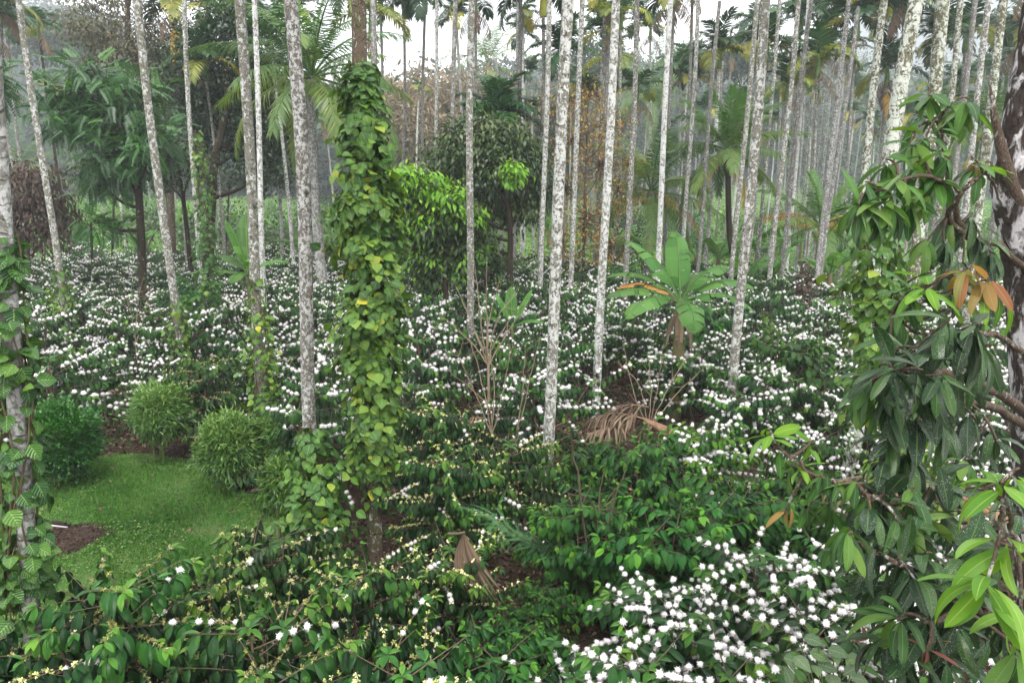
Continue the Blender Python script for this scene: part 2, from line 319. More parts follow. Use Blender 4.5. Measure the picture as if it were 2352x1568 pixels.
G = dict(
 coffee=leafmat("coffee_leaf", [(.006, .026, .007), (.011, .05, .01), (.022, .085, .013), (.05, .15, .016), (.12, .24, .02)], rough=.36, rib=(.035, .1, .025), veins=9, tr=.1, spec=.42),
 coffee_g=leafmat("coffee_leaf_fresh", [(.007, .04, .009), (.012, .065, .012), (.024, .105, .014), (.055, .17, .016), (.11, .26, .02)], rough=.36, rib=(.05, .14, .03), veins=9, tr=.2, spec=.38),
 coffee_y=leafmat("coffee_leaf_light", [(.01, .045, .009), (.024, .09, .01), (.05, .15, .012), (.10, .22, .016), (.17, .27, .025)], rough=.38, rib=(.07, .18, .03), veins=9, tr=.25, spec=.38),
 blossom=leafmat("coffee_blossom", [(.70, .67, .69), (.80, .78, .78)], rough=.6, tr=.25, objvar=0, spec=.2),
 bud=leafmat("coffee_bud", [(.55, .60, .24), (.72, .72, .38), (.80, .78, .58)], rough=.6, tr=.2, objvar=0, spec=.2),
 pepper=leafmat("pepper_leaf", [(.012, .045, .014), (.022, .075, .018), (.042, .12, .018), (.085, .19, .02), (.18, .28, .03), (.42, .42, .03)], rough=.38, veins=3.2, rib=(.16, .27, .06), tr=.22, objvar=.15),
 mango=leafmat("mango_leaf_dark", [(.008, .026, .009), (.012, .042, .012), (.018, .062, .014), (.04, .10, .018)], rough=.36, rib=(.11, .17, .05), veins=13, dust=.75, tr=.12, objvar=0),
 mango_m=leafmat("mango_leaf_green", [(.02, .07, .016), (.035, .11, .018), (.055, .16, .02), (.12, .22, .03)], rough=.36, rib=(.14, .25, .06), veins=13, dust=.15, tr=.25, objvar=0),
 mango_l=leafmat("mango_leaf_lime", [(.07, .2, .012), (.11, .27, .016), (.16, .32, .025)], rough=.38, rib=(.3, .42, .1), veins=13, tr=.3, objvar=0),
 mango_o=leafmat("mango_leaf_young", [(.24, .09, .035), (.32, .15, .045), (.28, .2, .06), (.18, .2, .05)], rough=.45, rib=(.35, .25, .08), veins=13, tr=.3, objvar=0),
 mango_r=leafmat("mango_leaf_red", [(.2, .05, .04), (.26, .08, .06)], rough=.4, rib=(.3, .2, .1), veins=13, tr=.2, objvar=0),
 palm=leafmat("areca_frond", [(.007, .032, .01), (.012, .052, .013), (.024, .085, .014), (.06, .14, .02), (.2, .24, .03)], rough=.42, tr=.22),
 palm_y=leafmat("yellow_frond", [(.07, .13, .02), (.16, .2, .03), (.32, .30, .04), (.46, .36, .07)], rough=.5, tr=.3),
 palm_o=leafmat("orange_frond", [(.5, .24, .04), (.5, .3, .06), (.42, .22, .08)], rough=.6, tr=.25),
 palm_d=leafmat("dead_frond", [(.10, .07, .05), (.17, .12, .085), (.25, .185, .13)], rough=.8, tr=.1, spec=.2),
 coco=leafmat("coconut_frond", [(.025, .075, .02), (.04, .11, .024), (.08, .17, .028), (.14, .22, .04), (.26, .3, .05)], rough=.4, tr=.3, objvar=.2),
 coco_l=leafmat("coconut_frond_light", [(.05, .15, .022), (.09, .21, .03), (.16, .3, .04)], rough=.4, tr=.35, objvar=.1),
 banana=leafmat("banana_leaf", [(.045, .15, .018), (.07, .2, .03), (.11, .25, .045)], rough=.42, rib=(.3, .42, .14), veins=26, tr=.3, objvar=.3),
 shaft=plain("green_shaft", (.10, .17, .03), .45, .4, (.05, .11, .02), 6.),
 shaft_y=plain("yellow_shaft", (.42, .40, .04), .45, .4, (.25, .3, .03), 6.),
 tree=leafmat("tree_leaf_dark", [(.007, .022, .008), (.012, .034, .01), (.018, .05, .012), (.04, .085, .016)], rough=.45, tr=.2, objvar=.2),
 pinn=leafmat("pinnate_leaf", [(.007, .032, .01), (.014, .06, .014), (.03, .11, .02), (.08, .21, .03)], rough=.42, tr=.25, objvar=.1),
 rusty=leafmat("olive_brown_leaf", [(.03, .04, .02), (.05, .065, .025), (.10, .085, .04), (.15, .11, .06)], rough=.6, tr=.2, objvar=.1),
 brown=leafmat("withered_leaf", [(.028, .016, .012), (.045, .024, .017), (.06, .034, .022), (.03, .045, .014)], rough=.7, tr=.1, objvar=.1),
 lychee=leafmat("olive_leaf", [(.006, .02, .006), (.011, .036, .009), (.022, .055, .011), (.055, .10, .016), (.11, .12, .025)], rough=.42, tr=.2, objvar=.1),
 lime=leafmat("lime_leaf", [(.08, .23, .01), (.14, .34, .014), (.26, .46, .028)], rough=.4, tr=.35, objvar=.05),
 orange=leafmat("orange_leaf", [(.34, .13, .04), (.36, .2, .05), (.24, .2, .04), (.12, .15, .03)], rough=.6, tr=.25, objvar=.1),
 fresh=leafmat("undergrowth_leaf", [(.025, .095, .02), (.06, .17, .03), (.12, .25, .04), (.24, .36, .07)], rough=.5, tr=.3, objvar=.35),
 bamboo=leafmat("dwarf_bamboo_leaf", [(.02, .065, .012), (.05, .13, .02), (.11, .21, .035), (.22, .32, .08)], rough=.45, tr=.25, objvar=.12),
 hedge=leafmat("hedge_leaf", [(.010, .05, .01), (.02, .10, .013), (.06, .2, .02)], rough=.4, tr=.25, objvar=.05),
 farleaf=leafmat("far_leaf", [(.005, .014, .010), (.013, .03, .017), (.04, .07, .032), (.10, .125, .05)], rough=.7, tr=.1, objvar=.3, spec=.2),
 tan=leafmat("bamboo_thicket_leaf", [(.07, .08, .04), (.15, .12, .075), (.24, .18, .12), (.3, .25, .18)], rough=.8, tr=.2, objvar=.3, spec=.1),
 grass=leafmat("lawn_blade", [(.016, .07, .012), (.045, .135, .02), (.10, .21, .04), (.24, .29, .12)], rough=.6, tr=.25, objvar=0, spec=.2),
 litter=leafmat("fallen_leaf", [(.02, .013, .01), (.05, .03, .022), (.09, .058, .04), (.2, .14, .10)], rough=.85, tr=0, objvar=0, spec=.15),
 fern=leafmat("feathery_leaf", [(.06, .16, .06), (.09, .22, .09)], rough=.6, tr=.3, objvar=0),
 dull=leafmat("round_dull_leaf", [(.07, .13, .06), (.12, .18, .09), (.1, .2, .04)], rough=.5, veins=4, rib=(.2, .28, .12), tr=.15, objvar=0),
 areca=barkmat("areca_bark", (.06, .055, .045), (.24, .235, .2), (.56, .57, .56), .60, ring=7., scale=22., mossamt=.35, zstretch=.8),
 areca_w=barkmat("areca_bark_white", (.08, .075, .06), (.3, .3, .26), (.64, .65, .65), .80, ring=7., scale=19., mossamt=.3, zstretch=.8),
 areca_b=barkmat("areca_bark_brown", (.045, .04, .034), (.19, .18, .16), (.47, .47, .47), .62, ring=6., scale=30., mossamt=.35, zstretch=.8),
 areca_m=barkmat("areca_bark_mossy", (.05, .046, .03), (.17, .165, .11), (.54, .57, .52), .60, ring=8., scale=22., moss=(.11, .125, .055), mossamt=.7, zstretch=.8),
 areca_g=barkmat("areca_bark_grey", (.09, .085, .078), (.23, .225, .21), (.46, .46, .46), .5, ring=9., scale=18., mossamt=.2, zstretch=.7),
 darkbark=barkmat("dark_bark", (.012, .008, .006), (.04, .028, .02), (.35, .34, .33), -.1, scale=10., mossamt=.2, bump=.8),
 mangobark=barkmat("mango_bark", (.012, .009, .008), (.055, .042, .036), (.62, .60, .62), .56, scale=11., mossamt=.15, bump=1., zstretch=.45),
 branch=barkmat("mango_branch_bark", (.03, .02, .015), (.12, .085, .065), (.42, .40, .38), .2, scale=30., mossamt=.3, bump=.7),
 twig=plain("pale_twig", (.30, .24, .17), .8, .2, (.18, .13, .09), 20.),
 stem=plain("coffee_stem", (.11, .08, .06), .8, .2, (.07, .05, .035), 25.),
 gstem=plain("green_stem", (.12, .18, .05), .6, .3, (.08, .1, .04), 20.),
 vine=plain("vine_stem", (.06, .045, .03), .8, .2, (.12, .1, .05), 15.),
 pseudo=plain("banana_pseudostem", (.14, .17, .06), .6, .3, (.12, .075, .04), 5.),
 drybrown=plain("dry_sheath", (.22, .14, .09), .8, .2, (.12, .06, .04), 14.),
 husk=plain("coconut_husk", (.25, .28, .06), .5, .4, (.3, .22, .05), 8.),
 white=plain("white_plastic", (.8, .8, .82), .4, .5, (.7, .7, .72), 4.),
 culm=plain("pale_culm", (.17, .14, .11), .8, .2, (.09, .075, .06), 3.),
 areca_d=barkmat("areca_bark_dark", (.04, .028, .02), (.13, .10, .075), (.42, .42, .40), .32, ring=6., scale=26., mossamt=.6, zstretch=.8),
 pole=plain("grey_pole", (.4, .38, .4), .5, .4, (.3, .28, .3), 4.),
)
# ------------------------------------------------------------ the setting
def inpoly(px, py, P):
    P = np.asarray(P); x, y = P[:, 0], P[:, 1]; x2, y2 = np.roll(x, -1), np.roll(y, -1)
    px = np.asarray(px)[..., None]; py = np.asarray(py)[..., None]
    c = ((y > py) != (y2 > py)) & (px < (x2 - x) * (py - y) / (y2 - y + 1e-12) + x)
    return c.sum(-1) % 2 == 1
LAWN = np.array([onground(*q)[:2] for q in [(-60, 1110), (80, 1075), (200, 1052), (330, 1045), (450, 1062), (520, 1120), (640, 1150), (690, 1230), (640, 1330), (420, 1430), (120, 1560), (-120, 1500), (-300, 1250)]])
def make_ground():
    xs = np.concatenate([-np.geomspace(1000, 16, 50), np.linspace(-15, 15, 61), np.geomspace(16, 1000, 50)])
    ys = np.concatenate([np.linspace(-20, 2, 8), np.linspace(2.5, 30, 56), np.geomspace(31, 1050, 90)])
    X, Y = np.meshgrid(xs, ys); Z = terr(X, Y) + .02 * np.sin(X * 3.1) * np.sin(Y * 2.7) * (Y < 40)
    V = np.stack([X, Y, Z], -1).reshape(-1, 3); n = len(xs)
    i = np.arange(len(ys) - 1)[:, None] * n; j = np.arange(n - 1)[None]
    F = np.stack([i + j, i + j + 1, i + n + j + 1, i + n + j], -1).reshape(-1, 4)
    m, t, p, out = newmat("soil_and_grass"); L = t.links
    ge = N(t, "ShaderNodeNewGeometry"); sx = N(t, "ShaderNodeSeparateXYZ"); L.new(ge.outputs["Position"], sx.inputs[0])
    def nz(s, d=5): 
        q = N(t, "ShaderNodeTexNoise", i_Scale=s, i_Detail=float(d), i_Roughness=.65); L.new(ge.outputs["Position"], q.inputs["Vector"]); return q.outputs[0]
    a = nz(3.); b = nz(30.); c = nz(.35)
    soil = ramp(t, b, [(.3, (.015, .010, .007)), (.5, (.04, .026, .019)), (.72, (.09, .062, .046))])
    green = ramp(t, nz(1.3, 8), [(.3, (.02, .045, .012)), (.5, (.06, .12, .025)), (.7, (.16, .22, .06))])
    weeds = mixc(t, ramp(t, a, [(.55, (0, 0, 0)), (.66, (1, 1, 1))]), soil, (.035, .09, .02))
    far = mathn(t, 'ADD', mathn(t, 'MULTIPLY', sx.outputs[1], 1 / 60), mathn(t, 'MULTIPLY', c, .35))
    fm = ramp(t, far, [(.60, (0, 0, 0)), (.75, (1, 1, 1))])
    col = mixc(t, fm, weeds, green); col = mixc(t, ramp(t, mathn(t, 'ADD', mathn(t, 'MULTIPLY', sx.outputs[1], 1 / 250), mathn(t, 'MULTIPLY', c, .12)), [(.46, (0, 0, 0)), (.51, (1, 1, 1))]), col, (.016, .028, .014)); L.new(col, p.inputs["Base Color"]); p.inputs["Roughness"].default_value = 1; p.inputs["Specular IOR Level"].default_value = .1
    bp = N(t, "ShaderNodeBump", i_Strength=1., i_Distance=.04); L.new(b, bp.inputs["Height"]); L.new(bp.outputs[0], p.inputs["Normal"])
    g = M(); g.add(V, F); tag(g.build("ground", m), kind='structure')
    # lawn sheet
    ml, t, p, out = newmat("lawn_turf"); L = t.links
    ge = N(t, "ShaderNodeNewGeometry")
    q = N(t, "ShaderNodeTexNoise", i_Scale=2.2, i_Detail=6.); L.new(ge.outputs["Position"], q.inputs["Vector"])
    q2 = N(t, "ShaderNodeTexNoise", i_Scale=60., i_Detail=3.); L.new(ge.outputs["Position"], q2.inputs["Vector"])
    c1 = ramp(t, q.outputs[0], [(.3, (.022, .07, .014)), (.5, (.05, .12, .024)), (.65, (.12, .15, .06))])
    L.new(mixc(t, ramp(t, q2.outputs[0], [(.35, (0, 0, 0)), (.6, (1, 1, 1))]), (.02, .05, .012), c1), p.inputs["Base Color"]); p.inputs["Roughness"].default_value = 1; p.inputs["Specular IOR Level"].default_value = .1
    gx = np.arange(LAWN[:, 0].min(), LAWN[:, 0].max(), .12); gy = np.arange(LAWN[:, 1].min(), LAWN[:, 1].max(), .12)
    X, Y = np.meshgrid(gx, gy); n = len(gx); i = np.arange(len(gy) - 1)[:, None] * n; j = np.arange(n - 1)[None]
    F = np.stack([i + j, i + j + 1, i + n + j + 1, i + n + j], -1).reshape(-1, 4)
    cx = X.ravel()[F].mean(1) + .12 * np.sin(Y.ravel()[F].mean(1) * 9); cyy = Y.ravel()[F].mean(1) + .12 * np.sin(cx * 7)
    F = F[inpoly(cx, cyy, LAWN)]
    V = np.stack([X, Y, terr(X, Y) + .02 * np.sin(X * 3.1) * np.sin(Y * 2.7) + .012], -1).reshape(-1, 3)
    g = M(); g.add(V, F); tag(g.build("lawn", ml), kind='structure')
make_ground()
PATCH = onground(128, 1243)
def make_grass():
    n = 120000
    x = R.uniform(LAWN[:, 0].min(), LAWN[:, 0].max(), n); y = R.uniform(LAWN[:, 1].min(), LAWN[:, 1].max(), n)
    k = inpoly(x, y, LAWN); d = np.hypot((x - PATCH[0]) / .5, (y - PATCH[1]) / .42) + .12 * np.sin(x * 17) 
    k &= (d > 1) | (R.random(n) < .08)
    x, y = x[k], y[k]; n = len(x); P = np.stack([x, y, np.full(n, .012)], -1)
    V = np.array([[-.5, 0, 0], [.5, 0, 0], [.4, .6, .05], [0, 1, .0], [-.4, .6, .05]]); F = np.array([[0, 1, 2, 4]]); F2 = np.array([[4, 2, 3]])
    ax = nrm(np.stack([R.normal(0, .8, n), R.normal(0, .8, n), R.uniform(.25, 1.1, n)], -1)); h = R.uniform(.025, .07, n)
    pat = .5 + .5 * np.sin(x * 2.1 + 1.3) * np.sin(y * 2.7); pat = np.clip(pat * .6 + .4 * (.5 + .5 * np.sin(x * 5.3 + 2 * np.sin(y * 3)) * np.sin(y * 6.1)), 0, 1); rv = np.clip(R.random(n) * .5 + pat * .55 - .05, 0, 1)
    s3 = np.stack([R.uniform(.006, .011, n), h, h], -1)
    m = M(); U = np.zeros((5, 2)); scat(m, (V, F, U), P, ax, rdir(n, 0, 1), s3, rv)
    m2 = m.v[0].reshape(n, 5, 3)
    idx = np.arange(n)[:, None] * 5 + np.array([4, 2, 3]); m.f.append((idx, 0))
    # round-leaved clover patches
    k = 16000; x = R.uniform(LAWN[:, 0].min(), LAWN[:, 0].max(), k); y = R.uniform(LAWN[:, 1].min(), LAWN[:, 1].max(), k)
    ok = inpoly(x, y, LAWN) & (np.sin(x * 1.7) * np.sin(y * 2.3 + 1) > .15) & (np.hypot(x - PATCH[0], y - PATCH[1]) > .5); x, y = x[ok], y[ok]; k = len(x)
    scat(m, leaf_t(.9, 2, droop=.1), np.stack([x, y, R.uniform(.02, .045, k)], -1), nrm(np.stack([R.normal(0, 1, k), R.normal(0, 1, k), R.normal(0, .2, k)], -1)), nrm(R.normal(0, .3, (k, 3)) + [0, 0, 1]), R.uniform(.018, .032, k), R.uniform(.5, 1, k))
    tag(m.build("grass", G["grass"]), "short green lawn grass in the clearing", "grass", kind='stuff')
make_grass()
def make_litter():
    n = 60000; y = np.sqrt(R.uniform(9, 20 ** 2, n)); x = y * R.uniform(-.85, .85, n)
    k = ~inpoly(x, y, LAWN) | (R.random(n) < .08); x, y = x[k], y[k]; n = len(x)
    T = leaf_t(.5, 3, 'ell', droop=.35, fold=.3); m = M()
    scat(m, T, np.stack([x, y, R.uniform(.01, .05, n)], -1), nrm(np.stack([R.normal(0, 1, n), R.normal(0, 1, n), R.normal(0, .25, n)], -1)), nrm(R.normal(0, .4, (n, 3)) + [0, 0, 1]), R.uniform(.04, .11, n))
    tag(m.build("leaf_litter", G["litter"]), "brown fallen leaves lying under the coffee bushes", "leaf litter", kind='stuff')
    n = 5200; y = np.sqrt(R.uniform(16, 24 ** 2, n)); x = y * R.uniform(-.85, .85, n); k = ~inpoly(x, y, LAWN); x, y = x[k], y[k]
    ok = np.sin(x * 1.1 + 2) * np.sin(y * .9) > -.1; x, y = x[ok], y[ok]; n = len(x); m = M()
    for q in range(5):
        scat(m, leaf_t(.5, 3, droop=.3), np.stack([x + R.normal(0, .03, n), y + R.normal(0, .03, n), R.uniform(.0, .06, n)], -1), nrm(np.stack([R.normal(0, 1, n), R.normal(0, 1, n), R.uniform(.1, .9, n)], -1)), rdir(n, .3, 1), R.uniform(.03, .075, n))
    tag(m.build("weeds", G["coffee_g"]), "low green weeds between the coffee bushes", "weeds", kind='stuff')
    # light green scrubby cover beyond the coffee
    n = 9000; y = R.uniform(27, 104, n); x = y * R.uniform(-.85, .85, n); cl = np.sin(x * .33) * np.sin(y * .21 + 1) + .5 * np.sin(x * .9 + y * .6)
    ok = cl > R.uniform(-1.2, .6, n); x, y = x[ok], y[ok]; n = len(x); m = M(); z = terr(x, y); hgt = R.uniform(.2, .9, n) * (.6 + .5 * (cl[ok] > .4))
    for q in range(9):
        s = R.uniform(.18, .5, n)
        scat(m, leaf_t(.34, 2, droop=.5), np.stack([x + R.normal(0, .3, n), y + R.normal(0, .3, n), z + R.uniform(0, 1, n) * hgt], -1), nrm(np.stack([R.normal(0, 1, n), R.normal(0, 1, n), R.uniform(-.1, 1.2, n)], -1)), rdir(n, .3, 1), s)
    tag(m.build("undergrowth", G["fresh"]), "light green undergrowth covering the open ground beyond the coffee", "undergrowth", kind='stuff')
make_litter()
# far wood on the hill slopes: one mass of crowns
def make_forest():
    m = M(); T = leaf_t(.6, 2, droop=.1, nx=1); n = 0
    ys = 100 + 850 * R.uniform(0, 1, 3800) ** 1.9; xs = ys * R.uniform(-.88, .88, 3800)
    q = xs / ys
    keep = (ys > 118) | (np.abs(q + .3) < .3)
    xs, ys = xs[keep], ys[keep]
    P = []; D = []; Sx = []; Rv = []
    for x, y in zip(xs, ys):
        h = R.uniform(7, 14); z0 = terr(x, y); cr = R.uniform(2.6, 5.6) * (1 + y / 900); k = int(np.clip(36000 / y, 60, 260))
        c = np.array([x, y, z0 + h - cr]); sub = rdir(7) * cr * .62 + c; sub[:, 2] += .2 * cr
        i = R.integers(0, 7, k); d = rdir(k, -.55, 1); p = sub[i] + d * cr * R.uniform(.3, .62, (k, 1))
        P.append(p); D.append(nrm(d + R.normal(0, .6, (k, 3)))); Sx.append(np.full(k, cr * .15) * R.uniform(.5, 1.4, k) * (1 + y / 500)); Rv.append(np.clip(R.uniform(0, 1) * .7 + R.uniform(-.1, .3, k), 0, 1))
    for y in 108 + 60 * R.random(420):   # thick shrubs along the foot of the wood
        x = y * R.uniform(-.88, .88); z0 = terr(x, y); cr = R.uniform(2.2, 4.8); k = 170; d = rdir(k, -.7, 1); hh = R.uniform(.4, 1.5) * cr
        P.append(np.array([x, y, z0 + hh]) + d * cr * [1, 1, 1.25] * R.uniform(.5, 1, (k, 1))); D.append(nrm(d + R.normal(0, .6, (k, 3)))); Sx.append(np.full(k, .75) * R.uniform(.6, 1.4, k)); Rv.append(np.clip(R.uniform(0, .5) + R.uniform(0, .4, k), 0, 1))
    scat(m, T, np.concatenate(P), np.concatenate(D), rdir(sum(map(len, P))), np.concatenate(Sx), np.concatenate(Rv))
    tag(m.build("forest", G["farleaf"]), "misty wood of mixed trees covering the slopes behind the plantation", "forest", kind='stuff')
make_forest()

# ------------------------------------------------------------ palms
def frond(m, base, az, el, L, droop, nl=24, ll=.5, lw=.05, rv=.4, mi=0, twist=0, gap=.12, hang=.35, vee=.5, stalk=.12, rr=.018, rmi=None, lt=None, jit=.06):
    "arching rachis with two ranks of leaflets"
    k = 12; t = np.linspace(0, 1, k); ang = el - droop * t ** 1.25
    ds = L / (k - 1); hx = np.concatenate([[0], np.cumsum(np.cos(ang[:-1]) * ds)]); hz = np.concatenate([[0], np.cumsum(np.sin(ang[:-1]) * ds)])
    A = np.array([cos(az), sin(az), 0]); Bv = np.array([-sin(az), cos(az), 0])
    side = twist * t[:, None] ** 2 * L * .3 * Bv
    P = np.asarray(base) + hx[:, None] * A + hz[:, None] * [0, 0, 1] + side
    tube(m, P, np.linspace(rr, rr * .25, k), 4, r=rv, mi=mi if rmi is None else rmi, cap=False)
    s = np.linspace(gap, .99, nl) + R.normal(0, .006, nl); s = np.clip(s, 0, .999)
    pos = np.stack([np.interp(s, t, P[:, i]) for i in range(3)], -1); T = nrm(np.gradient(P, axis=0)); tt = np.stack([np.interp(s, t, T[:, i]) for i in range(3)], -1)
    prof = np.interp(s, [0, .12, .4, .75, 1], [.35, .75, 1, .8, .45]); up = nrm(np.cross(tt, Bv)); up = np.where(up[:, 2:] < 0, -up, up)
    for sg in (1, -1):
        sidev = sg * Bv; fw = np.interp(s, [0, .6, 1], [.35, .75, 1.6])[:, None]
        d = nrm(sidev + tt * fw + up * vee * R.uniform(.5, 1.3, (nl, 1)) + [0, 0, -1] * np.full((nl, 1), hang) * R.uniform(.3, 1.4, (nl, 1)) + R.normal(0, jit, (nl, 3)))
        scl = ll * prof * R.uniform(.85, 1.1, nl)
        scat(m, lt or LFT, pos, d, up, np.stack([np.full(nl, lw), scl, scl], -1), np.clip(rv + R.normal(0, .12, nl), 0, 1), mi)
LFT = leaf_t(1., 3, 'strip', droop=.32, fold=.12, nx=1)
LFT2 = leaf_t(1., 2, 'strip', droop=.28, fold=0, nx=1)
PCROWN = []
def areca_crown(seed, lush=1.0, yellow=0, dead=0, nl=44):
    global R; keep = R; R = np.random.default_rng(100 + seed)
    m = M(); n = int(10 * lush) + 1; a0 = R.uniform(0, 6)
    for i in range(n):
        el = radians(np.interp(i, [0, n - 1], [80, 5]) + R.normal(0, 7)); L = R.uniform(1.25, 1.6); y = i >= n - yellow
        frond(m, (0, 0, 0), a0 + i * 2.4, el, L, radians(R.uniform(50, 105)), nl, .56, .05, R.uniform(.1, .5) + (.15 if y else 0), mi=1 if y else 0, hang=.3, vee=.55, rr=.022)
    for i in range(dead):
        frond(m, (0, 0, -.35), a0 + 1.3 + i * 2.1, radians(-30), 1.2, radians(60), 18, .5, .04, .5, mi=2, hang=1.2, vee=-.2)
    R = keep
    return m.mesh("crown", [G["palm"], G["palm_y"], G["palm_d"]])
CROWNS = [areca_crown(0), areca_crown(1, yellow=1), areca_crown(2, yellow=3), areca_crown(3, .8, 2, 2), areca_crown(4, 1.1), areca_crown(5, .7, 1, 3), areca_crown(6, .6, 4, 1)]
def shaft_mesh(c):
    m = M(); z = np.linspace(0, .75, 8); tube(m, np.stack([0 * z, 0 * z, z], -1), np.interp(z, [0, .1, .3, .75], [.08, .105, .09, .05]), 10); 
    for i in range(3):
        a = i * 2.1; frond(m, (.05 * cos(a), .05 * sin(a), -.02), a, radians(20), .4, radians(120), 10, .22, .012, .5, mi=1, hang=.9, vee=0, rr=.01)
    return m.mesh("crownshaft", [c, G["twig"]])
SHAFTS = [shaft_mesh(G["shaft"]), shaft_mesh(G["shaft_y"])]
def inst(name, me, parent, loc=(0, 0, 0), rot=(0, 0, 0), sc=1):
    o = bpy.data.objects.new(name, me); COL.objects.link(o); o.parent = parent; o.location = [float(c) for c in loc]; o.rotation_euler = rot; o.scale = (sc,) * 3
    return o
BASES = []
def areca(A, B, w, top, label, mat="areca", crown=0, group="areca palms standing among the coffee bushes", dia=.16, cs=1., D=None, mid=None, yshaft=0, extra=0):
    """A, B picture points of the trunk; w its width there; top 'out' grows on above the frame, 'c' crown at A, 'x' topless at A"""
    D = D or dia * FX / w; a = at(*A, D); b = at(*B, D); d = (a - b); rad = dia * .43
    def zpt(z): return b + d * ((z - b[2]) / d[2])
    z0 = float(terr(b[0], D)); base = zpt(z0); base[2] = z0
    if top == 'out': zt = max(a[2] + 2.2, z0 + R.uniform(9.5, 12.5)); tp = zpt(zt)
    else: tp = a
    H = tp[2] - base[2]; k = max(8, int(H * (2.5 if D < 14 else 1.2))); s = np.linspace(0, 1, k)[:, None]
    P = (tp - base) * s; bend = R.uniform(-.6, .6, 2)
    if top == 'out': lim = max(.2, (a[2] - z0) / H)
    else: lim = 1
    P[:, 0] += bend[0] * rad * 1.0 * np.sin(pi * 2 * s[:, 0] / lim); P[:, 1] += bend[1] * .15 * np.sin(pi * s[:, 0])
    if mid: P[:, 0] += mid * rad * np.sin(pi * s[:, 0])
    rr = rad * np.interp(s[:, 0], [0, .04, .15, .8, 1], [1.25, 1.08, 1.0, .9, .8]) * (1 + R.normal(0, .012, k))
    r = empty("areca_palm", base, label, "palm", group); m = M()
    tube(m, np.concatenate([[[0, 0, -.15]], P]), np.concatenate([[rr[0] * 1.1], rr]), 16 if D < 14 else 8, cap=True, lump=.02 if D < 14 else 0)
    m.build("trunk", G[mat], r); BASES.append((base[0], base[1]))
    tl = tp - base; dirn = nrm(tp - base)
    if top != 'x':
        tilt = (0, math.asin(max(-1, min(1, dirn[0]))), 0)
        inst("crownshaft", SHAFTS[yshaft], r, tl - dirn * .05, tilt, cs)
        inst("crown", CROWNS[crown], r, tl + dirn * .62 * cs, (0, tilt[1], R.uniform(0, 6.28)), cs)
        if extra:   # a loose withered frond hanging down the trunk
            m = M(); frond(m, (0, 0, 0), -pi / 2 + R.normal(0, .5), radians(-60), 1.5, radians(25), 22, .5, .05, .5, hang=1.2, vee=-.2); m.build("hanging_frond", G["palm_o" if extra == 1 else "palm_d"], r).location = [float(c) for c in tl - dirn * .1]
    return r
